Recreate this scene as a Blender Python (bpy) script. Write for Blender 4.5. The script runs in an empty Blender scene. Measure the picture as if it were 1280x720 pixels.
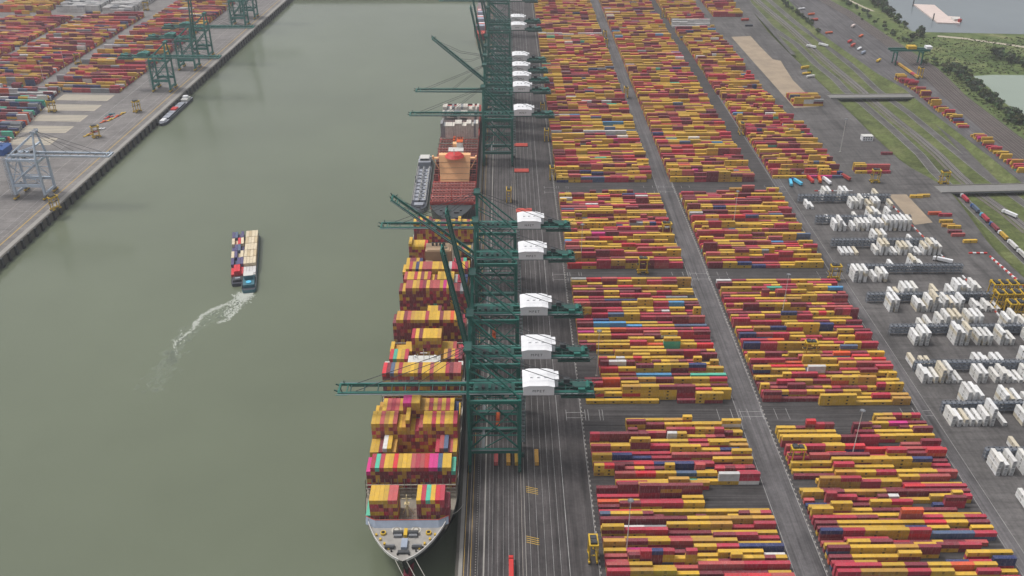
import bpy, math, random
from mathutils import Vector, Matrix
R = random.Random(7)
rad = math.radians
C = bpy.context.scene.collection
scene = bpy.context.scene

# ------------------------------------------------------------------ camera model (also used to read ground points off the photo)
F, CX, CY, CAMH = 1150.0, 640.0, 360.0, 375.0
TH, PS = math.atan(665 / F), math.atan(12 / 1328.0)
fwv = Vector((math.sin(PS) * math.cos(TH), math.cos(PS) * math.cos(TH), -math.sin(TH)))
rtv = Vector((math.cos(PS), -math.sin(PS), 0))
upv = rtv.cross(fwv)

def at(px, py, z=0.0):
    d = fwv + rtv * ((px - CX) / F) + upv * ((CY - py) / F)
    t = (z - CAMH) / d.z
    return Vector((d.x * t, d.y * t, z))

def pix(x, y, z):
    v = Vector((x, y, z - CAMH))
    q = v.dot(fwv)
    return CX + F * v.dot(rtv) / q, CY - F * v.dot(upv) / q

# ------------------------------------------------------------------ materials
def lin(c):
    return tuple((x / 255 / 12.92) if x / 255 <= 0.04045 else ((x / 255 + 0.055) / 1.055) ** 2.4 for x in c)

def new_mat(name):
    m = bpy.data.materials.new(name)
    m.use_nodes = True
    nt = m.node_tree
    return m, nt, nt.nodes['Principled BSDF']

def N(nt, t, **kw):
    n = nt.nodes.new(t)
    for k, v in kw.items():
        if k == 'op': n.operation = v
        elif k == 'blend': n.blend_type = v
        elif k == 'dt': n.data_type = v
        else: n.inputs[k].default_value = v
    return n

def L(nt, a, b): nt.links.new(a, b)

def pos_scaled(nt, sx, sy, sz, rot=0.0):
    g = nt.nodes.new('ShaderNodeNewGeometry')
    mp = nt.nodes.new('ShaderNodeMapping')
    mp.inputs['Scale'].default_value = (sx, sy, sz)
    mp.inputs['Rotation'].default_value = (0, 0, rot)
    L(nt, g.outputs['Position'], mp.inputs['Vector'])
    return mp.outputs['Vector']

def noise(nt, vec, scale=1.0, detail=4.0, rough=0.55):
    n = nt.nodes.new('ShaderNodeTexNoise')
    n.inputs['Scale'].default_value = scale
    n.inputs['Detail'].default_value = detail
    n.inputs['Roughness'].default_value = rough
    L(nt, vec, n.inputs['Vector'])
    return n.outputs['Fac']

def ramp(nt, fac, stops):
    r = nt.nodes.new('ShaderNodeValToRGB')
    e = r.color_ramp.elements
    while len(e) < len(stops): e.new(0.5)
    for i, (p, c) in enumerate(stops):
        e[i].position = p
        e[i].color = (*c, 1) if not isinstance(c, (int, float)) else (c, c, c, 1)
    L(nt, fac, r.inputs['Fac'])
    return r.outputs['Color']

def mixc(nt, a, b, fac, blend='MIX'):
    m = nt.nodes.new('ShaderNodeMix')
    m.data_type = 'RGBA'
    m.blend_type = blend
    for s, v in (('A', a), ('B', b)):
        sock = [i for i in m.inputs if i.name == s and i.type == 'RGBA'][0]
        if isinstance(v, tuple): sock.default_value = (*v[:3], 1)
        else: L(nt, v, sock)
    fs = [i for i in m.inputs if i.name == 'Factor' and i.type == 'VALUE'][0]
    if isinstance(fac, (int, float)): fs.default_value = fac
    else: L(nt, fac, fs)
    return [o for o in m.outputs if o.type == 'RGBA'][0]

def paint(name, rgb, rough=0.55, wear=0.35, scale=0.25, metal=0.0, dark=0.55):
    """weathered paint: base colour broken up by two sizes of grime"""
    m, nt, b = new_mat(name)
    c = lin(rgb)
    v = pos_scaled(nt, 1, 1, 1)
    n1 = ramp(nt, noise(nt, v, scale, 5, 0.65), [(0.35, 0.0), (0.75, 1.0)])
    col = mixc(nt, c, tuple(x * dark + 0.012 for x in c), n1)
    n2 = ramp(nt, noise(nt, v, scale * 7, 3, 0.6), [(0.5, 0.0), (0.8, 1.0)])
    mx = nt.nodes.new('ShaderNodeMath'); mx.operation = 'MULTIPLY'; mx.inputs[1].default_value = wear
    L(nt, n2, mx.inputs[0])
    col2 = mixc(nt, mixc(nt, c, col, wear * 1.4 if wear < .7 else 1.0), tuple(x * 0.6 + 0.05 for x in c), mx.outputs[0])
    L(nt, col2, b.inputs['Base Color'])
    b.inputs['Roughness'].default_value = rough
    b.inputs['Metallic'].default_value = metal
    return m

def container_mat(name, source):
    m, nt, b = new_mat(name)
    if source == 'object':
        oi = nt.nodes.new('ShaderNodeObjectInfo'); base = oi.outputs['Color']
    else:
        a = nt.nodes.new('ShaderNodeAttribute'); a.attribute_name = 'Col'; base = a.outputs['Color']
    v = pos_scaled(nt, 1, 1, 1)
    g1 = ramp(nt, noise(nt, v, 0.35, 5, 0.7), [(0.42, 0.0), (0.8, 1.0)])
    col = mixc(nt, base, (0.16, 0.11, 0.085), g1)
    col = mixc(nt, base, col, 0.38)
    vs = pos_scaled(nt, 2.2, 2.2, 0.25)
    g2 = ramp(nt, noise(nt, vs, 1.0, 4, 0.7), [(0.5, 0.0), (0.72, 1.0)])
    col = mixc(nt, col, mixc(nt, col, (0.62, 0.6, 0.58), 0.3), g2)
    L(nt, col, b.inputs['Base Color'])
    b.inputs['Roughness'].default_value = 0.6
    b.inputs['Specular IOR Level'].default_value = 0.3
    return m

M = {}
M['cont'] = container_mat('container_paint', 'object')
M['contm'] = container_mat('container_paint_mass', 'attr')
M['logo'] = paint('dark_lettering', (40, 34, 30), 0.6, 0.1)
M['teal'] = paint('crane_green', (16, 100, 88), 0.5, 0.3, 0.12)
M['teald'] = paint('crane_green_dirty', (18, 74, 66), 0.6, 0.5, 0.3)
M['teall'] = paint('crane_sea_green', (36, 118, 108), 0.5, 0.3, 0.15)
M['teallp'] = paint('crane_pale_rail', (92, 140, 132), 0.55, 0.2, 0.3)
M['white'] = paint('white_paint', (226, 226, 228), 0.5, 0.2, 0.2, dark=0.8)
M['offw'] = paint('offwhite_paint', (205, 203, 198), 0.55, 0.3, 0.3, dark=0.75)
M['reefer'] = paint('reefer_white', (222, 220, 214), 0.5, 0.3, 0.12, dark=0.78)
M['reefend'] = paint('reefer_machinery', (190, 190, 188), 0.55, 0.5, 0.6)
M['grey'] = paint('grey_steel', (120, 122, 126), 0.5, 0.4, 0.3)
M['dgrey'] = paint('dark_grey_steel', (58, 60, 63), 0.6, 0.4, 0.3)
M['black'] = paint('black_rubber', (26, 26, 27), 0.8, 0.3, 0.5)
M['yellow'] = paint('machine_yellow', (208, 170, 40), 0.5, 0.3, 0.4)
M['orange'] = paint('machine_orange', (214, 92, 30), 0.5, 0.3, 0.4)
M['red'] = paint('signal_red', (196, 44, 40), 0.5, 0.25, 0.3)
M['deckred'] = paint('deck_red', (168, 52, 46), 0.6, 0.6, 0.15)
M['deckred2'] = paint('hatch_red', (196, 76, 62), 0.6, 0.5, 0.2)
M['hull'] = paint('hull_black', (38, 40, 44), 0.5, 0.35, 0.1)
M['hullgrn'] = paint('hull_slate', (52, 58, 60), 0.5, 0.3, 0.08)
M['bulb'] = paint('antifouling_red', (150, 48, 66), 0.6, 0.3, 0.2)
M['deckgrey'] = paint('forecastle_grey', (156, 152, 146), 0.65, 0.5, 0.2)
M['bluegrey'] = paint('breakwater_grey', (150, 160, 176), 0.6, 0.35, 0.2)
M['tan'] = paint('house_tan', (234, 180, 128), 0.6, 0.25, 0.1)
M['tan2'] = paint('casing_tan', (176, 148, 118), 0.6, 0.3, 0.1)
M['lash'] = paint('lashing_steel', (142, 134, 120), 0.6, 0.5, 0.3)
M['hatch'] = paint('hatch_brown', (140, 122, 108), 0.65, 0.6, 0.2)
M['rack'] = paint('rack_bluegrey', (122, 132, 146), 0.55, 0.4, 0.2)
M['ltblue'] = paint('crane_pale_blue', (190, 202, 216), 0.5, 0.25, 0.2)
M['bargeg'] = paint('barge_grey', (156, 160, 170), 0.55, 0.5, 0.2)
M['bargedk'] = paint('barge_dark', (62, 66, 76), 0.6, 0.4, 0.2)
M['bargeteal'] = paint('barge_teal', (62, 110, 122), 0.55, 0.4, 0.3)
M['skyblue'] = paint('sky_blue_paint', (90, 190, 226), 0.5, 0.15, 0.4)
M['blue'] = paint('truck_blue', (40, 84, 150), 0.45, 0.2, 0.4)
M['glass'] = paint('dark_glass', (30, 40, 48), 0.15, 0.1, 0.4)
M['conc'] = paint('concrete', (150, 146, 140), 0.85, 0.5, 0.15, dark=0.7)
M['concd'] = paint('quay_wall_concrete', (88, 84, 76), 0.9, 0.7, 0.12)
M['sand'] = paint('sandy_pad', (164, 146, 124), 0.9, 0.69, 0.05, dark=0.6)
M['sandp'] = paint('pale_pad', (178, 168, 150), 0.9, 0.5, 0.1, dark=0.8)
M['mark'] = paint('road_paint_white', (176, 174, 172), 0.7, 0.69, 0.12, dark=0.35)
M['marky'] = paint('road_paint_yellow', (196, 160, 60), 0.7, 0.5, 0.6, dark=0.6)
M['rail'] = paint('rail_steel', (150, 142, 134), 0.5, 0.5, 0.4)
M['trunk'] = paint('bark', (70, 58, 46), 0.9, 0.5, 1.0)
M['rope'] = paint('rope', (190, 186, 176), 0.9, 0.2, 1.0)
M['pinkw'] = paint('pale_pink_deck', (214, 196, 188), 0.7, 0.5, 0.1, dark=0.8)
M['brass'] = paint('mast_buff', (206, 186, 140), 0.6, 0.3, 0.5)

def ground_mat(name, rgb, streak=None, amount=0.3, lines=None, patch=0.35, rot=0.0):
    m, nt, b = new_mat(name)
    c = lin(rgb)
    p = pos_scaled(nt, 1, 1, 1, rot)
    big = ramp(nt, noise(nt, p, 0.012, 5, 0.6), [(0.3, 0.0), (0.7, 1.0)])
    col = mixc(nt, tuple(x * (1 - patch * .6) for x in c), tuple(x * (1 + patch * .55) for x in c), big)
    fine = ramp(nt, noise(nt, p, 0.5, 4, 0.7), [(0.3, 0.78), (0.75, 1.18)])
    col = mixc(nt, col, fine, 1.0, 'MULTIPLY')
    mid = ramp(nt, noise(nt, p, 0.07, 4, 0.7), [(0.35, 0.8), (0.65, 1.1)])
    col = mixc(nt, col, mid, 1.0, 'MULTIPLY')
    if streak:
        for (sx, sy, lo, hi) in streak:
            s = ramp(nt, noise(nt, pos_scaled(nt, sx, sy, 1, rot), 1.0, 3, 0.6), [(0.32, 1 - amount), (0.5, 1.0), (0.7, 1 + amount * hi)])
            col = mixc(nt, col, s, lo, 'MULTIPLY')
    L(nt, col, b.inputs['Base Color'])
    b.inputs['Roughness'].default_value = 0.9
    b.inputs['Specular IOR Level'].default_value = 0.25
    return m

M['apron'] = ground_mat('apron_asphalt', (79, 75, 75), [(0.09, 0.02, 1.0, 0.3), (0.25, 0.05, .9, 0.3), (0.55, 0.004, 1.0, 0.9), (1.6, 0.012, 0.8, 0.8), (0.16, 0.003, 0.7, 0.5)], 0.3)
M['yard'] = ground_mat('yard_asphalt', (74, 71, 71), [(0.008, 0.55, 1.0, 0.8), (0.02, 1.5, 0.9, 0.8)], 0.45)
M['road'] = ground_mat('road_asphalt', (99, 96, 97), [(0.3, 0.004, 1.0, 0.6), (0.8, 0.012, 0.9, 0.6), (.05, .02, .8, .3)], 0.36)
M['plain'] = ground_mat('plain_asphalt', (97, 94, 93), [(0.05, 0.012, 0.9, 0.4), (.3, .02, .8, .5), (.02, .25, .7, .4)], 0.34)
M['westyard'] = ground_mat('west_yard_asphalt', (124, 120, 118), [(0.02, 0.3, 0.7, 0.5)], 0.25)
M['ballast'] = ground_mat('rail_ballast', (86, 78, 76), [(0.5, 0.006, .6, 0.6)], 0.3)

def grass_mat(name, cols):
    m, nt, b = new_mat(name)
    p = pos_scaled(nt, 1, 1, 1)
    a = ramp(nt, noise(nt, p, 0.018, 6, 0.65), [(0.3, cols[0]), (0.48, cols[1]), (0.62, cols[2]), (0.75, cols[3])])
    f = ramp(nt, noise(nt, p, 0.35, 5, 0.75), [(0.3, 0.6), (0.72, 1.35)])
    col = mixc(nt, a, f, 1.0, 'MULTIPLY')
    f2 = ramp(nt, noise(nt, p, 0.09, 4, 0.7), [(0.35, 0.75), (0.65, 1.2)])
    col = mixc(nt, col, f2, 1.0, 'MULTIPLY')
    L(nt, col, b.inputs['Base Color'])
    b.inputs['Roughness'].default_value = 0.95
    b.inputs['Specular IOR Level'].default_value = 0.1
    return m

M['grass'] = grass_mat('verge_grass', [lin((76, 82, 52)), lin((94, 103, 62)), lin((104, 109, 70)), lin((120, 114, 90))])
M['scrub'] = grass_mat('scrub_ground', [lin((72, 86, 52)), lin((92, 106, 64)), lin((112, 120, 78)), lin((144, 135, 108))])

def leaf_mat(name):
    m, nt, b = new_mat(name)
    a = nt.nodes.new('ShaderNodeAttribute'); a.attribute_name = 'Col'
    L(nt, a.outputs['Color'], b.inputs['Base Color'])
    b.inputs['Roughness'].default_value = 0.8
    b.inputs['Specular IOR Level'].default_value = 0.15
    return m
M['leaf'] = leaf_mat('foliage')

def water_mat(name, rgb, rough, bump, sc):
    m, nt, b = new_mat(name)
    c = lin(rgb)
    p = pos_scaled(nt, 1, 1, 1)
    big = ramp(nt, noise(nt, p, 0.004, 4, 0.6), [(0.3, 0.0), (0.7, 1.0)])
    L(nt, mixc(nt, tuple(x * 0.9 for x in c), tuple(x * 1.1 for x in c), big), b.inputs['Base Color'])
    L(nt, ramp(nt, noise(nt, pos_scaled(nt, 1, .3, 1), 0.006, 5, 0.65), [(0.35, rough * .7), (0.65, rough * 2.0)]), b.inputs['Roughness'])
    b.inputs['IOR'].default_value = 1.33
    n = noise(nt, p, sc, 5, 0.6)
    bp = nt.nodes.new('ShaderNodeBump')
    bp.inputs['Strength'].default_value = bump
    bp.inputs['Distance'].default_value = 1.0
    L(nt, n, bp.inputs['Height'])
    L(nt, bp.outputs['Normal'], b.inputs['Normal'])
    return m
M['water'] = water_mat('dock_water', (100, 107, 88), 0.12, 0.12, 0.18)
M['lakew'] = water_mat('lake_water', (112, 120, 124), 0.1, 0.06, 0.3)
M['pondw'] = water_mat('pond_water', (136, 148, 134), 0.1, 0.05, 0.3)

# ------------------------------------------------------------------ mesh builder
class MB:
    def __init__(s): s.v, s.f, s.mi, s.col, s.mats = [], [], [], [], []
    def idx(s, mat):
        if mat not in s.mats: s.mats.append(mat)
        return s.mats.index(mat)
    def add(s, vs, fs, mat, col=None):
        o = len(s.v); k = s.idx(mat)
        s.v.extend([tuple(p) for p in vs])
        s.col.extend([col or (1, 1, 1)] * len(vs))
        for f in fs: s.f.append(tuple(o + i for i in f)); s.mi.append(k)
    BF = [(3, 2, 1, 0), (4, 5, 6, 7), (0, 1, 5, 4), (1, 2, 6, 5), (2, 3, 7, 6), (3, 0, 4, 7)]
    def box(s, x0, x1, y0, y1, z0, z1, mat, col=None, bottom=True):
        vs = [(x0, y0, z0), (x1, y0, z0), (x1, y1, z0), (x0, y1, z0), (x0, y0, z1), (x1, y0, z1), (x1, y1, z1), (x0, y1, z1)]
        s.add(vs, s.BF if bottom else s.BF[1:], mat, col)
    def obox(s, c, ux, sx, sy, z0, z1, mat, col=None):
        """box with its plan rotated: ux is the unit direction of its x side"""
        vx, vy = ux; pts = []
        for a, b in ((-1, -1), (1, -1), (1, 1), (-1, 1)):
            pts.append((c[0] + vx * a * sx / 2 - vy * b * sy / 2, c[1] + vy * a * sx / 2 + vx * b * sy / 2))
        s.add([(x, y, z0) for x, y in pts] + [(x, y, z1) for x, y in pts], s.BF, mat, col)
    def beam(s, p0, p1, w, h, mat, w1=None, h1=None):
        p0, p1 = Vector(p0), Vector(p1)
        d = (p1 - p0).normalized()
        up = Vector((0, 0, 1)) if abs(d.z) < 0.95 else Vector((1, 0, 0))
        a = d.cross(up).normalized(); b = a.cross(d).normalized()
        w1, h1 = w1 or w, h1 or h
        vs = []
        for p, ww, hh in ((p0, w, h), (p1, w1, h1)):
            for i, j in ((-1, -1), (1, -1), (1, 1), (-1, 1)):
                vs.append(p + a * i * ww / 2 + b * j * hh / 2)
        s.add(vs, s.BF, mat)
    def tube(s, p0, p1, r, mat, n=6, r1=None):
        p0, p1 = Vector(p0), Vector(p1)
        d = (p1 - p0).normalized()
        up = Vector((0, 0, 1)) if abs(d.z) < 0.95 else Vector((1, 0, 0))
        a = d.cross(up).normalized(); b = a.cross(d).normalized()
        r1 = r if r1 is None else r1
        vs = [p + (a * math.cos(t) + b * math.sin(t)) * q for p, q in ((p0, r), (p1, r1)) for t in [2 * math.pi * i / n for i in range(n)]]
        fs = [(i, (i + 1) % n, n + (i + 1) % n, n + i) for i in range(n)] + [tuple(range(n))[::-1], tuple(range(n, 2 * n))]
        s.add(vs, fs, mat)
    def prism(s, poly, z0, z1, mat, cap=True):
        n = len(poly)
        vs = [(p[0], p[1], z0) for p in poly] + [(p[0], p[1], z1) for p in poly]
        fs = [(i, (i + 1) % n, n + (i + 1) % n, n + i) for i in range(n)]
        if cap: fs += [tuple(range(n))[::-1], tuple(range(n, 2 * n))]
        s.add(vs, fs, mat)
    def quad(s, a, b, c, d, mat, col=None): s.add([a, b, c, d], [(0, 1, 2, 3)], mat, col)
    def sheet(s, poly, z, mat):
        s.add([(p[0], p[1], z) for p in poly], [tuple(range(len(poly)))], mat)
    def mesh(s, name):
        me = bpy.data.meshes.new(name)
        me.from_pydata(s.v, [], s.f)
        for m in s.mats: me.materials.append(m)
        me.polygons.foreach_set('material_index', s.mi)
        a = me.color_attributes.new('Col', 'FLOAT_COLOR', 'POINT')
        flat = []
        for c in s.col: flat.extend((c[0], c[1], c[2], 1.0))
        a.data.foreach_set('color', flat)
        me.update()
        return me
    def build(s, name, parent=None, label=None, cat=None, group=None, kind=None, loc=None, rotz=0.0):
        o = bpy.data.objects.new(name, s.mesh(name))
        C.objects.link(o)
        if parent: o.parent = parent
        if loc is not None: o.location = loc
        if rotz: o.rotation_euler = (0, 0, rotz)
        return tag(o, label, cat, group, kind)

def tag(o, label=None, cat=None, group=None, kind=None):
    if label: o['label'] = label
    if cat: o['category'] = cat
    if group: o['group'] = group
    if kind: o['kind'] = kind
    return o

def empty(name, label, cat, loc=(0, 0, 0), rotz=0.0, group=None):
    o = bpy.data.objects.new(name, None)
    C.objects.link(o)
    o.location = loc; o.rotation_euler = (0, 0, rotz)
    o.empty_display_size = 0.5
    return tag(o, label, cat, group)

def copy_tree(o, parent=None):
    c = o.copy(); C.objects.link(c)
    if parent is not None: c.parent = parent
    for ch in list(o.children): copy_tree(ch, c)
    return c

def place_copy(o, loc, rotz, label, group=None):
    c = copy_tree(o)
    c.location = loc; c.rotation_euler = (0, 0, rotz)
    c['label'] = label
    if group: c['group'] = group
    return c

ORD = 'zeroth first second third fourth fifth sixth seventh eighth ninth tenth eleventh twelfth thirteenth fourteenth fifteenth sixteenth seventeenth eighteenth nineteenth twentieth twenty-first twenty-second twenty-third twenty-fourth twenty-fifth twenty-sixth twenty-seventh twenty-eighth twenty-ninth thirtieth thirty-first thirty-second thirty-third thirty-fourth'.split()

def text_mesh(body, size, name, mat, depth=0.02):
    cu = bpy.data.curves.new(name, 'FONT')
    cu.body = body; cu.space_character = 1.35; cu.size = size; cu.extrude = depth; cu.align_x = 'CENTER'; cu.align_y = 'CENTER'
    tmp = bpy.data.objects.new(name, cu)
    C.objects.link(tmp)
    me = bpy.data.meshes.new_from_object(tmp)
    bpy.data.objects.remove(tmp)
    me.materials.clear(); me.materials.append(mat)
    return me

def mesh_obj(name, me, parent=None, loc=(0, 0, 0), rot=(0, 0, 0)):
    o = bpy.data.objects.new(name, me); C.objects.link(o)
    o.location = loc; o.rotation_euler = rot
    if parent: o.parent = parent
    return o

# ------------------------------------------------------------------ colours of the boxes
PAL = {  # name: (sRGB paint, weight in the yard, weight on the ship)
    'yellow': ((205, 163, 42), 43, 42), 'ochre': ((190, 142, 52), 8, 6),
    'maroon': ((122, 32, 50), 21, 15), 'crimson': ((176, 38, 64), 20, 16), 'brick red': ((178, 76, 76), 8, 11),
    'navy blue': ((38, 52, 104), 2.0, 1.5), 'slate blue': ((72, 92, 122), 1.0, 1.5), 'white': ((206, 204, 202), 1.2, 1.2),
    'orange': ((210, 84, 40), .7, 0.5), 'turquoise': ((74, 176, 148), 0.7, 1.6), 'magenta': ((196, 30, 122), 0.35, 1.6),
    'grey': ((140, 142, 146), 0.7, 0.4), 'sky blue': ((74, 146, 196), 0.4, 0.2), 'scarlet': ((204, 34, 50), 2.2, 2.4)}
PN = list(PAL)
LINC = {k: lin(v[0]) for k, v in PAL.items()}

def pick(r, which=1, avoid=()):
    names = [n for n in PN if n not in avoid]
    return r.choices(names, [PAL[n][which] for n in names])[0]

def jitter(c, r, a=0.18):
    k = 1 + r.uniform(-a, a); g = r.uniform(0, 0.05)
    return tuple(min(1, x * k * (1 - g) + 0.3 * g) for x in c)

# container meshes: corrugated box with frame, door bars, corner fittings
def container_mesh(name, Lx, H, mat, logo, ends=None):
    b = MB()
    W = 2.438
    x, y = Lx / 2, W / 2
    e = 0.05
    b.box(-x + e, x - e, -y + e, y - e, 0.12, H - 0.03, mat)                     # panels, set back
    for sx in (-1, 1):
        for sy in (-1, 1):
            b.box(sx * x - (0.16 if sx > 0 else 0), sx * x + (0.16 if sx < 0 else 0), sy * y - (0.16 if sy > 0 else 0), sy * y + (0.16 if sy < 0 else 0), 0, H, mat)
    for z0, z1 in ((0.02, 0.2), (H - 0.14, H - 0.005)):
        for sy in (-1, 1):
            b.box(-x + 0.16, x - 0.16, sy * y - (0.08 if sy > 0 else 0), sy * y + (0.08 if sy < 0 else 0), z0, z1, mat)
        for sx in (-1, 1):
            b.box(sx * x - (0.08 if sx > 0 else 0), sx * x + (0.08 if sx < 0 else 0), -y + 0.16, y - 0.16, z0, z1, mat)
    for k in range(4):                                                           # door lock bars
        yy = -0.9 + k * 0.6
        b.box(x - 0.03, x + 0.02, yy - 0.03, yy + 0.03, 0.25, H - 0.2, M['grey'])
    if ends:
        b.box(-x - 0.01, -x + 0.05, -1.0, 1.0, 0.35, H - 0.35, ends)
        b.box(-x - 0.02, -x - 0.01, -0.45, 0.45, H - 1.1, H - 0.6, M['grey'])
        b.box(-x - 0.02, -x - 0.01, -0.55, 0.55, 0.5, .9, M['grey'])
    if logo:
        for sy in (-1, 1):
            yy = sy * (y - e + 0.006)
            for (a0, a1, h0, h1) in ((-0.75, -0.5, 0.05, 0.75), (-0.32, -0.07, 0.05, 0.75), (0.12, 0.37, 0.05, 0.75), (-0.75, 0.37, 0.62, 0.82), (-0.75, -0.25, -0.72, -0.52), (-0.75, -0.25, -0.4, -0.2), (-0.1, 0.37, -0.72, -0.52), (-0.1, 0.37, -0.4, -0.2), (-0.1, 0.1, -0.6, -0.3)):
                b.quad((a0, yy, H / 2 + h0), (a1, yy, H / 2 + h0), (a1, yy, H / 2 + h1), (a0, yy, H / 2 + h1), M['logo'])
    return b.mesh(name)

HC = 2.75
CM = {('long', True): container_mesh('forty_foot_box', 12.15, HC, M['cont'], True), ('long', False): container_mesh('forty_foot_plain_box', 12.15, HC, M['cont'], False),
      ('short', True): container_mesh('twenty_foot_box', 6.03, HC, M['cont'], False), ('short', False): container_mesh('twenty_foot_box_b', 6.03, HC, M['cont'], False)}
REEF = container_mesh('reefer_box', 12.15, HC, M['cont'], True, M['reefend'])

def put_container(name, size, colname, col, loc, rotz, label, group, reef=False):
    me = REEF if reef else CM[(size, colname in ('yellow', 'ochre'))]
    o = bpy.data.objects.new(name, me)
    C.objects.link(o)
    o.location = loc; o.rotation_euler = (0, 0, rotz)
    o.color = (*col, 1)
    return tag(o, label, 'container' if not reef else 'reefer container', group)

def mass_box(b, c, ux, Lx, z0, h, col, logo=False, W=2.42):
    b.obox((c[0], c[1]), ux, Lx, W, z0, z0 + h, M['contm'], col)
    if logo:
        vx, vy = ux
        ox, oy = vy * (W / 2 + 0.01), -vx * (W / 2 + 0.01)
        zc = z0 + h / 2
        b.add([(c[0] + ox + vx * a, c[1] + oy + vy * a, zc + q) for a, q in ((-0.7, -0.55), (0.6, -0.55), (0.6, 0.55), (-0.7, 0.55))], [(0, 1, 2, 3)], M['logo'])

# ------------------------------------------------------------------ GROUND, WATER
QX = -25.5                      # edge of the east quay
WZ = -8.0                       # water level
def interp(pts, y):
    if y <= pts[0][1]: return pts[0][0]
    for (x0, y0), (x1, y1) in zip(pts, pts[1:]):
        if y <= y1: return x0 + (x1 - x0) * (y - y0) / (y1 - y0)
    return pts[-1][0]
WB = sorted([tuple(at(*p)[:2]) for p in [(930, 0), (960, 40), (985, 65), (1040, 118), (1090, 168), (1130, 205), (1180, 232), (1197, 250), (1240, 310), (1285, 352)]], key=lambda p: p[1])
EB = sorted([tuple(at(*p)[:2]) for p in [(980, 0), (1024, 41), (1096, 92), (1128, 110), (1162, 139), (1205, 172), (1235, 195), (1285, 236)]], key=lambda p: p[1])
CZ = -4.5                       # floor of the rail and road cutting
ys = [-400, 100, 300] + [320 + 24 * i for i in range(62)] + [1900, 2300, 3000, 5000, 12000]
b = MB()
for y0, y1 in zip(ys, ys[1:]):
    def cols(y):
        w, e = interp(WB, y), interp(EB, y)
        return [(QX, 0), (50.5, 0), (152.5, 0), (171, 0), (272.5, 0), (281, 0), (w, 0), (w + 7, CZ), (e - 7, CZ), (e, 0), (9000, 0)]
    a0, a1 = cols(y0), cols(y1)
    for k, mt in enumerate(('apron', 'yard', 'road', 'yard', 'road', 'plain', 'grass', 'grass', 'grass', 'scrub')):
        b.quad((a0[k][0], y0, a0[k][1]), (a0[k + 1][0], y0, a0[k + 1][1]), (a1[k + 1][0], y1, a1[k + 1][1]), (a1[k][0], y1, a1[k][1]), M[mt])
b.build('ground', kind='structure')

Q0, Q1 = at(0, 322), at(358, 0)
n_ = (Q1 - Q0).length
QV = ((Q1.x - Q0.x) / n_, (Q1.y - Q0.y) / n_)         # along the west quay
QU = (-QV[1], QV[0])                                  # inland from it
QROT = math.atan2(QU[1], QU[0])                       # turns local +x into "inland"
def west(d, s, z=0.0): return Vector((Q0.x + QU[0] * d + QV[0] * s, Q0.y + QU[1] * d + QV[1] * s, z))
b = MB()
b.sheet([west(0, -500), west(0, 1010), west(3000, 1010), west(3000, -500)][::-1], 0, M['westyard'])
b.build('west_ground', kind='structure')
b = MB()
p0, p1 = west(0, 1010), west(3000, 1010)
b.sheet([(QX, p0.y), (QX, 12000), (-9000, 12000), (p1.x, p1.y), (p0.x, p0.y)], 0, M['plain'])
b.box(p0.x, QX - 0.5, p0.y - 1.2, p0.y - 0.02, -14, -0.02, M['concd'])
b.build('dock_head', kind='structure')
b = MB()
b.sheet([(-900, -300), (QX - .4, -300), (QX - .4, 1800), (-900, 1800)], WZ, M['water'])
b.build('dock_water', kind='structure')

b = MB()                                               # east quay wall and its kerb
b.box(QX - 1.6, QX - 0.01, -300, 1680, -16, 0.25, M['concd'])
b.build('quay_wall', label='long concrete quay wall beside the two big container ships', cat='quay wall')
b = MB()
pts = [west(-0.01, -480), west(-0.01, 1009), west(-1.6, 1009), west(-1.6, -480)]
b.prism([(p.x, p.y) for p in pts], -16, 0.3, M['concd'])
b.build('quay_wall', label='slanting concrete quay wall with dark piles across the dock from the ships', cat='quay wall')

b = MB()                                               # dark timber fender piles of the west quay
b.box(-0.9, 0.9, -1.5, 1.5, WZ - 3, 0.1, M['black']); b.box(-0.7, 0.7, -1.1, 1.1, 0.1, 0.6, M['dgrey']); b.box(-1.0, -.9, -1.2, 1.2, -6, -1, M['dgrey'])
fm = b.mesh('fender_pile')
for k in range(86):
    s_ = -26 + k * 11.8
    o = mesh_obj('fender_pile', fm, None, west(-2.5, s_), (0, 0, QROT))
    tag(o, 'dark fender pile standing against the slanting west quay wall', 'fender', 'fender piles along the west quay')

# kerb strips, rails and painted lines of the aprons
b = MB()
b.box(QX + .02, -23.4, -300, 1672, 0.004, 0.12, M['conc'])
b.build('quay_kerb', kind='structure')
b = MB()
for x, w, mt in ((-22.6, 0.25, 'marky'), (-20.4, .3, 'rail'), (-19.0, 0.22, 'marky'), (-15.2, 0.14, 'mark'), (-12, .8, 'conc'), (-9.5, .14, 'mark'), (9.0, .3, 'rail'), (10.8, .35, 'conc'), (13.5, .16, 'mark'), (17.5, .16, 'mark'), (21.5, .16, 'mark'), (25.5, .16, 'mark'), (29.5, .16, 'mark'), (34, .3, 'mark')):
    b.box(x - w / 2, x + w / 2, -300, 1672, 0.006, 0.03 if mt not in ('rail',) else 0.1, M[mt])
for x in (-7.5, -4.5, -1.5, 1.5, 4.5, 7):
    b.box(x - .07, x + .07, -300, 1672, 0.006, 0.03, M['mark'])
y = 320
while y < 900:                                          # dotted line beside the waterside rail
    b.box(-16.6, -16.1, y, y + 0.6, 0.006, 0.03, M['conc']); y += 1.9
for x in (50.9, 170.9):                                 # dashed edge of the stacks
    y = 320
    while y < 1650:
        b.box(x - 1.0, x - 0.3, y, y + 1.5, 0.006, 0.5, M['conc']); y += 4.2
    b.box(x - 1.4, x - 1.15, 320, 1650, 0.006, 0.03, M['mark'])
for x in (153.0, 273.2, 281.5):
    b.box(x - .12, x + .12, 320, 1650, 0.006, 0.03, M['mark'])
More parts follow.
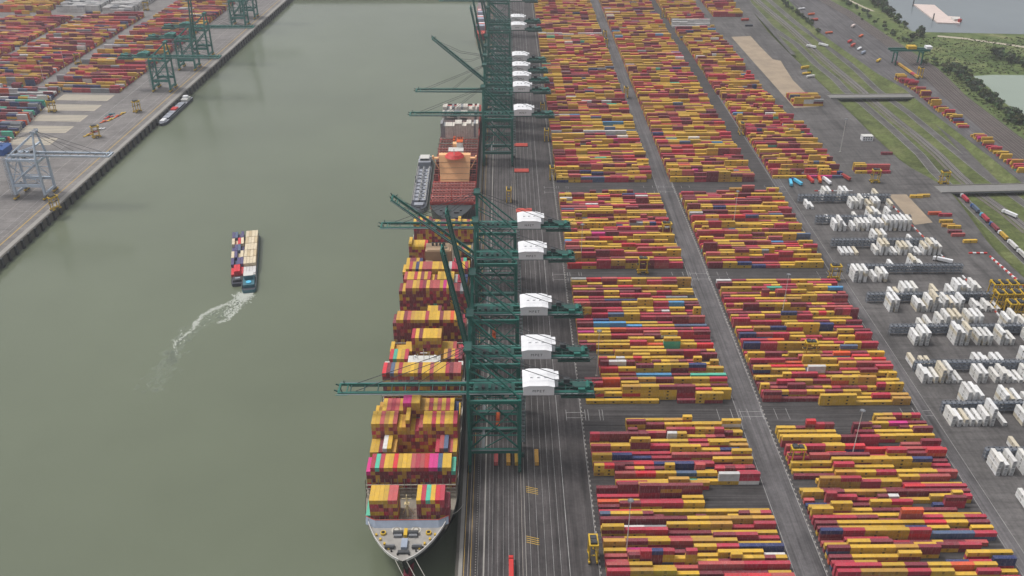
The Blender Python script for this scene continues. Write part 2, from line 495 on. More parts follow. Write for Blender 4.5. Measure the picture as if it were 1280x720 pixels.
for yg in (478.5, 484, 662, 671, 838, 850):             # crossings between the blocks
    for x0, x1 in ((40, 52), (154, 170), (276, 281)):
        b.box(x0, x1, yg - .15, yg + .15, 0.006, 0.03, M['mark'])
    for x in (40, 52.5, 54.5, 62, 64, 140, 149, 155, 160, 169, 178, 186, 262, 270):
        b.box(x - .14, x + .14, yg - 3, yg + 3, 0.032, 0.05, M['mark'])
for cx, cy in ((15.5, 411), (14.8, 371)):               # two hatched yellow boxes behind the landside rail
    for k in range(4):
        b.beam((cx - 3.5, cy + 2.2 - k * 1.5, .07), (cx + 3.5, cy - k * 1.5, .07), .4, .04, M['marky'])
b.build('apron_markings', kind='structure')
b = MB()
for d, w, mt in ((3, 4.5, 'conc'), (12.2, .8, 'marky'), (17, .5, 'rail'), (24, .3, 'mark'), (41, .5, 'rail'), (66, .4, 'mark')):
    p = [west(d - w / 2, -400), west(d + w / 2, -400), west(d + w / 2, 1000), west(d - w / 2, 1000)]
    b.prism([(q.x, q.y) for q in p][::-1], 0.006, 0.04 if d > 4 else 0.1, M[mt])
b.build('west_apron_markings', kind='structure')

def ribbon(b, pts, w, z, mat, off=0.0):
    P = [at(px, py, z) for px, py in pts]
    out = []
    for i, p in enumerate(P):
        t = (P[min(i + 1, len(P) - 1)] - P[max(i - 1, 0)]); t.z = 0; t.normalize()
        nrm = Vector((t.y, -t.x, 0))
        out.append((p + nrm * (off - w / 2), p + nrm * (off + w / 2)))
    for (a, c), (d, e) in zip(out, out[1:]):
        b.quad(a, c, e, d, mat)
T2 = [(930, -6), (936, 4), (964, 34), (995, 55), (1020, 80), (1044, 99), (1058, 114), (1080, 131), (1115, 161), (1150, 193), (1168, 215), (1200, 245), (1240, 284), (1290, 333)]
T3 = [(940, -8), (949, 2), (990, 36), (1012, 56), (1027, 70), (1051, 90), (1076, 111), (1096, 129), (1124, 152), (1152, 174), (1175, 194), (1200, 219), (1230, 245), (1260, 266), (1290, 291)]
T4 = [(953, -8), (961, 0), (995, 29), (1020, 47), (1039, 62), (1070, 87), (1096, 112), (1115, 126), (1136, 141), (1160, 161), (1199, 193), (1230, 218), (1260, 240), (1290, 262)]
T5 = [(1024, 50), (1032, 57), (1051, 71), (1078, 84), (1115, 103), (1134, 116), (1152, 135), (1171, 152), (1209, 193), (1232, 216), (1252, 236)]
T1 = [(926, -4), (930, 0), (957, 29), (976, 50), (992, 68)]
b = MB()
ribbon(b, T2, 11, CZ + .10, M['plain']); ribbon(b, T4, 10, CZ + .16, M['plain']); ribbon(b, T5, 9, CZ + .22, M['plain'])
ribbon(b, T3, 9, CZ + .07, M['road']); ribbon(b, T1, 7, .1, M['plain'])
ribbon(b, T3, 3, CZ + .09, M['ballast'], 7.5)
for off in (6.8, 8.2): ribbon(b, T3, .4, CZ + .14, M['rail'], off)
for off in (-5, 5): ribbon(b, T2, .35, CZ + .14, M['mark'], off); ribbon(b, T4, .35, CZ + .20, M['mark'], off * .9)
for off in (-3.2, -1.5, 1.5, 3.2): ribbon(b, T3, .5, CZ + .14, M['rail'], off)
b.build('cutting_roads', kind='structure')
# side yard east of the cutting and the railway beyond
ey = [(981, -4), (1024, 41), (1096, 92), (1128, 110), (1162, 139), (1205, 172), (1235, 195), (1290, 240), (1330, 280)]
wy = [(1015, -4), (1058, 20), (1092, 46), (1122, 68), (1145, 88), (1180, 122), (1230, 165), (1290, 214), (1330, 248)]
ry = [(1030, -4), (1066, 15), (1100, 38), (1136, 62), (1172, 85), (1186, 98), (1207, 119), (1290, 182), (1330, 214)]
b = MB()
for k in range(len(ey) - 1):
    q = [at(*ey[k], .05), at(*wy[k], .05), at(*wy[k + 1], .05), at(*ey[k + 1], .05)]
    q[0].x += 1; q[3].x += 1
    b.quad(q[0], q[3], q[2], q[1], M['road'])
    b.quad(at(*wy[k], .06), at(*wy[k + 1], .06), at(*ry[k + 1], .06), at(*ry[k], .06), M['ballast'])
for t in (.12, .22, .36, .46, .6, .7, .84, .93):
    for k in range(len(wy) - 1):
        a = at(*wy[k], .1).lerp(at(*ry[k], .1), t); c = at(*wy[k + 1], .1).lerp(at(*ry[k + 1], .1), t)
        b.beam(a, c, .22, .2, M['rail'])
b.build('railway_yard', kind='structure')
b = MB()
def psheet(b, pts, z, mat): b.sheet([tuple(at(*p, z)[:2]) for p in pts][::-1], z, mat)
psheet(b, [(1099, -8), (1107, 6), (1126, 27), (1140, 39), (1152, 40), (1290, 43), (1290, -8)], .10, M['lakew'])
b.build('lake', kind='structure')
b = MB()
psheet(b, [(1217, 95), (1240, 93.5), (1290, 94), (1290, 152), (1270, 139), (1250, 124), (1236, 109), (1222, 101)], .10, M['pondw'])
b.build('pond', kind='structure')
b = MB()
ribbon(b, [(1172, 45), (1205, 48), (1240, 53), (1290, 60)], 9, .1, M['sandp'])
ribbon(b, [(1057, -2), (1080, 9), (1092, 14)], 5, .1, M['sandp'])
b.build('dirt_track', kind='structure')
b = MB()
psheet(b, [(914, 46), (938, 45), (950, 58), (966, 74), (976, 76), (982, 86), (991, 100), (1024, 133), (993, 135)], .04, M['sand'])
psheet(b, [(1110, 243), (1133, 243), (1166, 278), (1143, 281)], .04, M['sand'])
for k in range(5):
    p = [west(84, 262 + 38 * k), west(150, 262 + 38 * k), west(150, 284 + 38 * k), west(84, 284 + 38 * k)]
    b.prism([(q.x, q.y) for q in p][::-1], .01, .08, M['sandp'])
    for j in range(4):
        p = [west(86, 265 + 38 * k + j * 5), west(148, 265 + 38 * k + j * 5), west(148, 266.2 + 38 * k + j * 5), west(86, 266.2 + 38 * k + j * 5)]
        b.prism([(q.x, q.y) for q in p][::-1], .09, .25, M['conc'])
b.build('pale_pads', kind='structure')
b = MB()
psheet(b, [(1000, -1), (1003, -1), (1003, 0), (1000, 0)], .3, M['mark'])
def dashes(pts, n, mats, w=.8, h=.9):
    P = [at(*p) for p in pts]
    for k in range(n):
        a = P[0].lerp(P[1], k / n); c = P[0].lerp(P[1], (k + .92) / n)
        a.z = c.z = h / 2 + .02
        o = MB(); o.beam((0, 0, a.z), (c.x - a.x, c.y - a.y, a.z), w, h, M[mats[k % 2]])
        o.build('road_barrier', None, 'red or white plastic road barrier in a chain around the empty yard corner', 'barrier', 'red and white road barriers', loc=(a.x, a.y, 0))
dashes([(1211, 317), (1234, 317)], 5, ('red', 'white'), 1.3, 1.2)
dashes([(1237, 321), (1284, 362)], 18, ('red', 'white'), 1.3, 1.2)
dashes([(1018, 239), (1066, 239)], 10, ('red', 'white'), .7)
for px0, py0, px1, py1, n in ((1113, 255, 1182, 325, 22), (1203, 345, 1255, 402, 12)):
    dashes([(px0, py0), (px1, py1)], n, ('white', 'deckred2'), .9, .9)

# ------------------------------------------------------------------ CONTAINER YARD EAST
yard = []      # dict(x, y, L, t, colour, block, row, idx, top)
def hfun(r, mean):
    return max(1, min(4, int(round(r.gauss(mean, 0.8)))))
def fill_block(block, x0, x1, y0, y1, mean, r, holes=(), pitch=4.2, skew=None, shorts=.09, empty_p=.03):
    y = y0 + 1.3; row = 0
    while y < y1:
        xs, xe = (x0, x1) if skew is None else skew(y)
        mode = r.random()
        short_row = r.random() < shorts
        hm = mean + r.uniform(-.45, .45)
        if mode < .05: hm = 1.0
        x = xs; cur = pick(r); h = hfun(r, hm)
        row_cols = [pick(r) for _ in range(3)]
        whole_empty = 0
        while x < xe - 6:
            ln = 6.06 if (short_row or r.random() < .02) else 12.19
            if x + ln > xe + .6: break
            cx, cy = x + ln / 2, y
            x += ln
            if whole_empty > 0: whole_empty -= 1; continue
            if r.random() < empty_p: whole_empty = r.choice((0, 1, 2)); continue
            px, py = pix(cx, cy, 0)
            if any(a <= px <= c and bq <= py <= d for a, bq, c, d in holes): continue
            if r.random() > .55: h = hfun(r, hm)
            for t in range(h):
                if r.random() > .42: cur = pick(r)
                yard.append(dict(x=cx, y=cy, L=ln, t=t, h=h, c=cur, block=block, row=row, col=0))
        y += pitch; row += 1
r1 = random.Random(11)
A4H = [(738, 598, 776, 616), (880, 606, 960, 640), (738, 516, 780, 549), (925, 515, 960, 543), (740, 526, 788, 541), (795, 536, 812, 541), (850, 536, 858, 541)]
B4H = [(955, 510, 1085, 541), (1040, 541, 1062, 556), (960, 588, 988, 600), (995, 600, 1010, 640), (1100, 541, 1180, 546)]
fill_block('quayside front', 53, 150.6, 338, 470, 2.0, r1, A4H)
fill_block('quayside second', 54, 151.0, 493, 655, 2.15, r1, [(720, 440, 745, 478), (820, 500, 850, 515)])
fill_block('inner front', 172.5, 270.1, 338, 474, 2.05, r1, B4H)
fill_block('inner second', 172.5, 270.1, 490, 653, 2.15, r1, [(960, 505, 1030, 520)])
fill_block('quayside third', 53, 150.6, 680, 828, 2.25, r1)
fill_block('inner third', 172, 269.6, 680, 831, 2.25, r1)
fill_block('quayside far', 53, 150.6, 862, 1664, 2.4, r1, shorts=.05, empty_p=.015)
fill_block('inner far', 168.5, 254.2, 862, 1664, 2.4, r1, shorts=.05, empty_p=.015)
def cskew(y):
    if y < 1020: return 275, 275 + 74
    if y < 1140: return 274, 274 + 62 + (1140 - y) * .08
    if y < 1400: return 272, 272 + 62
    return 269, 269 + 62
fill_block('third', 280, 350, 870, 1235, 2.1, r1, skew=cskew, shorts=.2, empty_p=.1)
fill_block('third far', 280, 350, 1245, 1452, 2.3, r1, skew=cskew, empty_p=.06)
fill_block('third end', 280, 350, 1476, 1664, 2.3, r1, skew=cskew)
fill_block('far side', 348, 398, 1545, 1664, 2.3, r1)
fill_block('pad stack', 358, 398, 1095, 1130, 2.5, r1, empty_p=0)
fill_block('south stack', 364, 404, 882, 893, 2.4, r1, empty_p=0)

for k in yard:
    if (k['block'] == 'quayside far' and 1412 < k['y'] < 1421) or (k['block'] == 'third end' and 1476 < k['y'] < 1486) or (k['block'] == 'quayside third' and 820 < k['y'] < 822) or (k['block'] == 'quayside far' and 985 < k['y'] < 990): k['c'] = 'white'
# which of them show, and how large
bystack = {}
for k in yard: bystack.setdefault((k['block'], k['row']), []).append(k)
rows_seen = {}
for (blk, row), ks in bystack.items():
    stacks = sorted({(q['x'], q['h']) for q in ks})
    order = {x: i + 1 for i, (x, h) in enumerate(stacks)}
    for q in ks: q['idx'] = order[q['x']]
near = [k for k in yard if k['block'] in ('quayside front', 'inner front')]
def covered(k):
    front = [q for q in bystack.get((k['block'], k['row'] - 1), []) if abs(q['x'] - k['x']) < (q['L'] + k['L']) / 2 - .5]
    if k['t'] == k['h'] - 1: return False
    if not front: return False
    tot = sum(min(q['x'] + q['L'] / 2, k['x'] + k['L'] / 2) - max(q['x'] - q['L'] / 2, k['x'] - k['L'] / 2) for q in front if q['t'] >= k['t'])
    return tot > k['L'] * .95
cand = []
for k in near:
    px, py = pix(k['x'], k['y'] - 1.2, k['t'] * HC + HC)
    k['px'] = (px, py)
    if -10 < px < 1290 and py < 716 and not covered(k): cand.append(k)
cand.sort(key=lambda k: k['y'])
single = cand[:330]
first_row = {}
for k in single: first_row[k['block']] = min(first_row.get(k['block'], 999), k['row'])
ids = set(map(id, single))
def tier_word(t, h):
    if h == 1: return 'alone on the ground'
    if t == h - 1: return 'topmost'
    if t == 0: return 'bottommost'
    return ('second' if t == 1 else 'third') + ' from the ground'
for k in single:
    c = jitter(LINC[k['c']], R)
    size = 'long' if k['L'] > 8 else 'short'
    rw = ORD[k['row'] - first_row[k['block']] + 1]
    side = 'quayside block' if 'quayside' in k['block'] else 'inner block'
    lab = f"{'short ' if size == 'short' else ''}{k['c']} container, {tier_word(k['t'], k['h']).replace('alone on the ground', 'single tier').replace(' from the ground', ' tier')}, {ORD[k['idx']]} stack from quay, {rw} row of {side}"
    put_container('shipping_container', size, k['c'], c, (k['x'], k['y'], k['t'] * HC + .03), math.pi if R.random() < .5 else 0, lab, 'containers stacked in rows beside the quay road')
mass = MB()
rm = random.Random(5)
for k in yard:
    if id(k) in ids: continue
    mass_box(mass, (k['x'], k['y'] + rm.uniform(-.12, .12)), (1, 0), k['L'] - rm.uniform(.06, .2), k['t'] * HC + .03, HC - .04, jitter(LINC[k['c']], rm), k['c'] in ('yellow', 'ochre') and k['y'] < 900)
# perpendicular stacks on the side yard beyond the cutting
y = 884
while y < 1205:
    if not 990 < y < 1012:
        h = rm.choice((1, 2, 2, 3))
        xx = interp(EB, y) + 15
        for t in range(h):
            mass_box(mass, (xx + rm.uniform(-.6, .6), y), (1, 0), 12.1, t * HC + .05, HC - .04, jitter(LINC[pick(rm, 1, ('white',))], rm))
    y += rm.choice((4.5, 6, 7.5, 9))
mass.build('stacked_containers', kind='stuff', group='far container stacks')

# containers set down along the apron under the near crane
for (px, py, cn) in ((620, 582, 'brick red'), (635.5, 582, 'ochre'), (646, 582, 'yellow'), (671, 582, 'ochre')):
    p = at(px, py); put_container('shipping_container', 'long', cn, jitter(LINC[cn], R), (p.x, p.y + 6, .1), rad(90), {620: 'brick red container on the ground between the near crane legs', 635.5: 'pale ochre container on the ground between the near crane legs', 646: 'bright yellow container on the ground beside the landside crane leg', 671: 'lone ochre container standing on the apron clear of the crane'}[px], 'containers on the apron')

# ------------------------------------------------------------------ REEFER YARD
slots = []
rr = random.Random(23)
rack_ends = {0: 398, 1: 398, 2: 420, 3: 420, 4: 386, 5: 382, 6: 378, 7: 375, 8: 373}
rx0 = {0: 294, 1: 287, 2: 287, 3: 287, 4: 286, 5: 286, 6: 287, 7: 287, 8: 284}
DENS = {0: .64, 1: .62, 2: .6, 3: .52, 4: .64, 5: .36, 6: .5, 7: .55, 8: .46}
rack_proto = {}
for k in range(-1, 9):
    y0 = 420 + 47 * k
    xa, xb = (298, 398) if k < 0 else (rx0[k], rack_ends[k])
    root = empty('reefer_rack', f'blue-grey steel plug-in rack between white reefer stacks, {ORD[k + 2]} rack up from the bottom right', 'rack', ((xa + xb) / 2, y0 + 15.2, 0), group='reefer racks')
    hl = (xb - xa) / 2
    fr = MB()
    x = -hl
    while x <= hl + .1:
        for yy in (-1.2, 1.2): fr.box(x - .12, x + .12, yy - .12, yy + .12, 0, 7.9, M['rack'])
        fr.box(x - .1, x + .1, -1.08, 1.08, 7.6, 7.8, M['rack'])
        x += 2 * hl / round(2 * hl / 6.9)
    for yy in (-1.2, 1.2): fr.box(-hl - .2, hl + .2, yy - .2, yy + .2, 7.85, 8.05, M['rack'])
    fr.build('frame', root)
    for lv in range(3):
        w = MB(); z = 2.4 + lv * 2.75
        w.box(-hl, hl, -1.05, 1.05, z, z + .12, M['grey'])
        for yy in (-1.32, 1.32):
            w.box(-hl, hl, yy - .05, yy + .05, z + 1.0, z + 1.1, M['rack']); w.box(-hl, hl, yy - .05, yy + .05, z + .5, z + .56, M['rack'])
            w.box(-hl, hl, yy - .06, yy + .06, z - .25, z + .14, M['rack'])
            x = -hl + 1.5
            while x < hl: w.box(x, x + .8, yy * .8 - .15, yy * .8 + .15, z + .3, z + 1.3, M['grey']); x += 3.4
        w.build('walkway', root)
    for side, ys_ in (('near', y0 + 6.3), ('far', y0 + 24.4)):
        x = xa + 1.8; n = 0; run = 0
        dens = DENS.get(k, .6) * (1 if side == 'near' else 2 if k < 0 else .7 if k < 4 else .45)
        while x < xb:
            if run <= 0:
                on = rr.random() < dens; run = rr.choice((1, 2, 2, 3, 3)) if on else rr.choice((1, 1, 2)); hh = rr.choice((1, 2, 3, 3, 4, 4, 5))
            run -= 1
            if on:
                h = max(1, min(5 if k < 5 else 4, hh + rr.choice((-1, 0, 0, 0, 1)))); n += 1
                for t in range(h):
                    slots.append(dict(x=x + rr.uniform(-.15, .15), y=ys_, t=t, h=h, k=k, side=side, n=n))
            x += 4.2
def rvis(s):
    px, py = pix(s['x'], s['y'], s['t'] * HC + 1.4)
    return 0 < px < 1281 and py < 719
vis = sorted([s for s in slots if rvis(s)], key=lambda s: s['y'])
rid = set(map(id, vis[:310]))
mass = MB()
for s in slots:
    col = jitter(lin(rr.choice(((222, 222, 220), (214, 213, 210), (226, 226, 225), (222, 221, 219), (222, 222, 222), (226, 226, 225), (216, 214, 208), (208, 198, 176)))), rr, .06)
    if id(s) in rid:
        lab = f"white reefer container, {tier_word(s['t'], s['h'])}, {ORD[s['n']]} stack along the {s['side']} side of {ORD[s['k'] + 2]} rack"
        put_container('reefer_container', 'long', 'white', col, (s['x'], s['y'], s['t'] * HC + .05), rad(90) if s['side'] == 'near' else rad(-90), lab, 'reefer containers at the plug-in racks', True)
    elif s['k'] >= 0:
        mass_box(mass, (s['x'], s['y']), (0, -1), 12.1, s['t'] * HC + .05, HC - .04, col, True)
mass.build('reefer_stacks', kind='stuff', group='far reefer stacks')

# ------------------------------------------------------------------ WEST YARD (across the dock)
rw_ = random.Random(31)
mass = MB()
def west_block(d0, d1, s0, s1, mean, avoid=(), pool=None, pitch=4.6, skew=0.0):
    s = s0
    while s < s1:
        d = d0 + (s - s0) * skew; e = d1 + (s - s0) * skew
        hm = mean + rw_.uniform(-.4, .4); cur = None; h = hfun(rw_, hm)
        hole = 0
        while d + 12.2 < e + .5:
            if hole: hole -= 1; d += 12.2; continue
            if rw_.random() < .05: hole = rw_.choice((1, 2)); 
            if rw_.random() > .75: h = hfun(rw_, hm)
            for t in range(h):
                if cur is None or rw_.random() > .55: cur = pool[rw_.randrange(len(pool))] if pool else pick(rw_, 1)
                p = west(d + 6.1, s)
                mass_box(mass, (p.x, p.y), QU, 12.05, t * HC + .03, HC - .05, jitter(LINC[cur], rw_))
            d += 12.2
        s += pitch
WP = ['yellow', 'yellow', 'ochre', 'maroon', 'crimson', 'maroon', 'brick red', 'crimson', 'maroon', 'brick red', 'crimson', 'crimson', 'brick red', 'yellow', 'maroon', 'navy blue', 'grey', 'orange', 'scarlet', 'maroon', 'yellow', 'brick red', 'maroon', 'ochre', 'crimson', 'ochre', 'yellow', 'yellow', 'white']
west_block(82, 186, 446, 705, 2.2, pool=WP); west_block(82, 186, 720, 940, 2.2, pool=WP)
west_block(204, 302, 470, 690, 2.2, pool=WP); west_block(204, 302, 700, 842, 2.1, pool=WP)
west_block(318, 416, 470, 640, 2.2, pool=WP); west_block(318, 416, 652, 830, 2.0, pool=WP)
west_block(432, 530, 560, 740, 2.2, pool=WP)
west_block(380, 470, 862, 990, 3.2, pool=['yellow', 'ochre', 'yellow', 'orange', 'maroon'])
west_block(232, 282, 856, 985, 4.2, pool=['white', 'white', 'white', 'grey']); west_block(292, 366, 866, 985, 4.2, pool=['white', 'white', 'grey', 'white'])
west_block(128, 262, 238, 456, 2.8, pool=['navy blue', 'grey', 'turquoise', 'white', 'maroon', 'orange', 'white', 'slate blue', 'yellow', 'grey', 'maroon', 'white'], pitch=5.4, skew=.15)
mass.build('stacked_containers', kind='stuff', group='container stacks across the dock')

# ------------------------------------------------------------------ SHIP-TO-SHORE CRANES
LETTERS = text_mesh('MPET', 2.5, 'lettering', M['logo'])
def crane(loc, rotz, label, group, boom=0.0, G=30.0, H=50.0, AP=82.0, BL=75.0, BR=73.0, my=10.0, mat='teal', mat2='teald', house='white', spreader=None, foot='teald', text=True, trolley_x=14.0, pale='teallp', hl=18.7, hh=6.35, hw=8.4):
    """local x runs inland from the waterside rail, y along the quay"""
    t = empty('quay_crane', label, 'crane', loc, rotz, group)
    A, B2 = M[mat], M[mat2]
    for sx in (0, 1):
        for sy in (-1, 1):
            g = MB(); x, y = sx * G, sy * my
            g.beam((x, y, 4.5), (x, y, H + 2), 2.5 if sx == 0 else 2.2, 1.9, A, 1.8, 1.6)
            g.beam((x - 1.3, y - sy * 1.1, 5), (x - 1.3, y - sy * .9, H), .16, .16, M[pale])
            lg = g.build('leg', t)
            bo = MB()
            for k in (-1, 1):
                bo.box(x - .9, x + .9, y + k * 2.6 - 2, y + k * 2.6 + 2, 1.3, 2.6, M[foot])
                for j in (-1.1, 1.1): bo.tube((x - .35, y + k * 2.6 + j, .6), (x + .35, y + k * 2.6 + j, .6), .6, M['black'], 8)
            bo.box(x - .6, x + .6, y - 3.2, y + 3.2, 2.6, 3.6, B2); bo.box(x - 1, x + 1, y - 1, y + 1, 3.6, 4.6, B2)
            bo.build('bogie', lg)
        g = MB(); g.box(sx * G - .9, sx * G + .9, -my + 1.1, my - 1.1, 4.6, 6.6, A); g.build('sill_beam', t)
        g = MB(); g.box(sx * G - .8, sx * G + .8, -my + .9, my - .9, H - 3.2, H - .9, A)
        if sx == 1:
            g.beam((G, -my + 1, 16), (G, my - 1, H - 4), .7, .7, A); g.beam((G, my - 1, 16), (G, -my + 1, H - 4), .7, .7, A)
        g.build('cross_beam', t)
    for sy in (-1, 1):
        y = sy * my
        g = MB(); g.box(1.2, G - 1.1, y - .85, y + .85, 12.8, 15.6, A)
        g.box(.9, G - .9, y - 1.9, y - .9, 15.65, 15.75, M['grey'])
        for zz in (16.3, 16.85): g.box(.9, G - .9, y - 1.92, y - 1.86, zz, zz + .07, M[pale])
        for k in range(9): g.box(1 + k * 3.4, 1.08 + k * 3.4, y - 1.92, y - 1.84, 15.7, 16.9, M[pale])
        g.build('portal_beam', t)
        g = MB(); g.box(.9, G - .9, y - .8, y + .8, H - .5, H + 1.7, A); g.box(.9, G - .9, y - .25, y + .25, H + 1.7, H + 1.9, M[pale])
        for k in range(7):
            g.beam((1 + k * 4, y, H - .4), (3 + k * 4, y, H - 2.1 - (1.2 if 1 < k < 5 else 0)), .22, .22, A); g.beam((3 + k * 4, y, H - 2.1 - (1.2 if 1 < k < 5 else 0)), (5 + k * 4 if k < 6 else G - 1, y, H - .4), .22, .22, A)
        g.build('upper_beam', t)
        g = MB(); g.tube((1, y, H - 2.5), (G - 1, y, 16.8), .68, A, 8); g.build('diagonal_brace', t)
        g = MB(); g.tube((1, y, H - 14), (G - 1, y, H - 14), .3, A, 6); g.tube((G - 1, y, H - 2.5), (G * .5, y, (H + 14) / 2 - .5), .34, A, 6); g.tube((G * .5, y, (H + 14) / 2), (1, y, 17), .34, A, 6); g.build('cross_brace', t)
        g = MB(); g.tube((1, y, 26), (G - 1, y, 26), .42, A, 6); g.tube((1, y, 16), (9.5, y, 25.8), .26, A, 6); g.tube((G - 1, y, 16), (G - 9.5, y, 25.8), .26, A, 6)
        g.build('tie_beam', t)
        g = MB(); g.beam((0, y, H + 2), (0, sy * 3, AP - 1), 1.7, 1.6, A, 1.2, 1.2)
        g.beam((-.9, y, H + 3), (-.9, sy * 3, AP - 2), .14, .14, M[pale]); g.build('apex_mast', t)
        g = MB(); g.tube((.5, sy * 3, AP - 1.5), (G, y - sy * 1.5, H + 2), .62, A, 8); g.build('backstay', t)
        g = MB(); g.tube((.5, sy * 2.6, AP - .6), (BR - 3, sy * 3.6, H + 3.2), .2, M['dgrey'], 6); g.build('rear_tie', t)
        g = MB(); g.tube((.4, sy * 3, AP - 14), (G - 1, sy * 4.5, H + 1.8), .34, A, 6); g.build('inner_stay', t)
    g = MB(); g.box(-1.4, 1.6, -4, 4, AP - 1.6, AP + .4, A); g.box(-2, 2.4, -4.6, 4.6, AP + .401, AP + .6, B2)
    for yy in (-3, 3): g.tube((-1.6, yy, AP - .2), (-1.6, yy + .8, AP - .2), 1.1, A, 10)
    for q in (-4.5, 4.5): g.box(-2, 2.4, q - .04, q + .04, AP + .601, AP + 1.2, M[pale])
    g.build('apex', t)
    g = MB(); g.box(-1, 1, -4.6, 4.6, AP - 13, AP - 11.8, A); g.build('mast_tie', t)
    g = MB(); g.tube((.6, -my, H - 1.6), (G - .6, my, H - 1.6), .34, A, 6); g.tube((.6, my, H - 1.6), (G - .6, -my, H - 1.6), .34, A, 6); g.build('plan_brace', t)
    g = MB(); g.box(G * .25, G * .25 + 1.4, -my + .9, my - .9, 15.0, 15.5, B2); g.box(G * .25, G * .25 + 1.4, -my + .9, my - .9, 15.51, 15.6, M['grey'])
    for q in (0, 1.4): g.box(G * .25 + q - .05, G * .25 + q + .05, -my + .9, my - .9, 16.5, 16.6, M[pale])
    g.beam((G * .25 + .7, -my + .9, 15.2), (G - .9, my - .9, 15.2), .5, .5, A); g.build('catwalk', t)
    g = MB(); g.box(3, G - 3, -3.4, 3.4, H + 4.05, H + 4.2, B2)
    for k in range(6): g.box(4 + k * 3.8, 5.6 + k * 3.8, -2.6, -1 + (k % 3), H + 4.21, H + 5.4 + .4 * (k % 2), M['dgrey'] if k % 2 else A)
    g.build('service_deck', t)
    # main girder and rear platform
    for sy in (-1, 1):
        g = MB(); g.box(-1.0, BR, sy * 4.4 - .8, sy * 4.4 + .8, H + 1.95, H + 4.0, A)
        g.box(-1.0, BR, sy * 5.9 - .5, sy * 5.9 + .5, H + 3.2, H + 3.3, M['grey'])
        for zz in (3.9, 4.35): g.box(-1, BR, sy * 6.38 - .05, sy * 6.38 + .05, H + zz, H + zz + .08, M[pale])
        k = 0.0
        while k < BR: g.box(k, k + .08, sy * 6.34, sy * 6.42, H + 3.2, H + 4.4, M[pale]); k += 3.6
        g.build('girder', t)
    g = MB(); k = 3.0
    while k < BR - 1:
        g.box(k - .3, k + .3, -3.58, 3.58, H + 2.4, H + 3.4, B2)
        if k < G - 4 or k > G + 22: g.beam((k, -3.5, H + 3), (k + 6, 3.5, H + 3), .3, .3, B2)
        k += 6.0
    g.box(0, BR - 1, -.3, .3, H + 2.2, H + 3.6, B2)
    g.build('girder_ties', t)
    g = MB()
    g.box(BR - 19, BR + 1, -6.9, -6.5, H + .6, H + 1.9, B2); g.box(BR - 19, BR + 1, 6.5, 6.9, H + .6, H + 1.9, B2)
    g.box(BR - 19, BR + 1, -6.5, 6.5, H + .7, H + .9, M['dgrey'])
    for k in range(6):
        x = BR - 19 + k * 3.9
        g.box(x, x + .4, -6.5, 6.5, H + .9, H + 1.8, B2); g.beam((x, -6.7, H + 1.9), (x + 3.4, -6.7, H + 4.6), .25, .25, B2); g.beam((x, 6.7, H + 1.9), (x + 3.4, 6.7, H + 4.6), .25, .25, B2)
    g.box(BR - 12, BR - 2, -2.4, 2.8, H + 4.1, H + 5.6, B2); g.box(BR - 9, BR - 5, -5.8, -3.8, H + 4.1, H + 6.2, A); g.tube((BR - 3, -3, H + 5), (BR - 3, 3, H + 5), 1.3, A, 10)
    g.box(BR - 17, BR - 13.5, 3.2, 6, H + 4.1, H + 6.8, M['dgrey'])
    g.build('rear_platform', t)
    # boom (built straight, then turned about its hinge)
    ca, sa = math.cos(rad(boom)), math.sin(rad(boom))
    def bp(x, y, z): return (-1.2 - (x * ca) + z * sa * -1, y, H + 3 + x * sa + z * ca) if False else (-1.2 - x * ca + z * sa, y, H + 3 + x * sa + z * ca)
    for sy in (-1, 1):
        g = MB(); g.beam(bp(0, sy * 4.4, 0), bp(BL, sy * 4.4, .35), 1.5, 2.0, A, 1.2, 1.4)
        g.beam(bp(0, sy * 5.9, .5), bp(BL, sy * 5.9, .5), .9, .1, M['grey']); 
        for zz in (1.1, 1.6): g.beam(bp(0, sy * 6.35, zz), bp(BL, sy * 6.35, zz), .07, .07, M[pale])
        k = 0.0
        while k < BL: g.beam(bp(k, sy * 6.35, .5), bp(k, sy * 6.35, 1.6), .07, .07, M[pale]); k += 3.6
        g.build('boom_girder', t)
    g = MB(); k = 4.0
    while k < BL - 6:
        g.beam(bp(k, -3.7, .1), bp(k, 3.7, .1), .55, .8, B2)
        k += 8.0
    g.beam(bp(3, 2.6, .1), bp(BL - 6, 2.6, .1), .3, .5, B2)
    g.beam(bp(3, -2.6, .1), bp(BL - 6, -2.6, .1), .3, .5, B2)
    g.build('boom_ties', t)
    g = MB(); g.beam(bp(BL - .4, -4.6, .2), bp(BL - .4, 4.6, .2), 1.2, 1.6, A); g.beam(bp(BL - 5, -3.7, .2), bp(BL - 5, 3.7, .2), .6, .8, A)
    for q in (-1, 1): g.beam(bp(BL, q * 3, .5), bp(BL + 2.2, q * 3, 1.6), .6, .6, B2); g.beam(bp(BL - 2.5, q * 4.4, 1.3), bp(BL - 2.5, q * 4.4, 3), .5, .5, B2)
    g.beam(bp(BL - 6, -6.6, .6), bp(BL + 1, -6.6, .6), .4, .3, M[pale]); g.build('boom_tip', t)
    for sy in (-1, 1):
        for kx, rr_ in ((.46, .17), (.86, .2)):
            g = MB()
            e = bp(BL * kx, sy * 4.0, 1.5)
            a = (-.6, sy * 2.6, AP - .8)
            if boom < 5: g.tube(a, e, rr_, M['dgrey'], 6)
            else:
                ee = Vector(e); mid = (Vector(a) + ee) / 2 + Vector((-5 if boom > 60 else -2, 0, -6 if boom > 60 else -3))
                g.tube(a, mid, rr_, M['dgrey'], 6); g.tube(mid, ee, rr_, M['dgrey'], 6)
            g.build('forestay', t)
    # machinery house
    hx0, hx1 = G + 1.5, G + 1.5 + hl
    g = MB(); z0, z1 = H + 4.05, H + 4.05 + hh; ym = hw
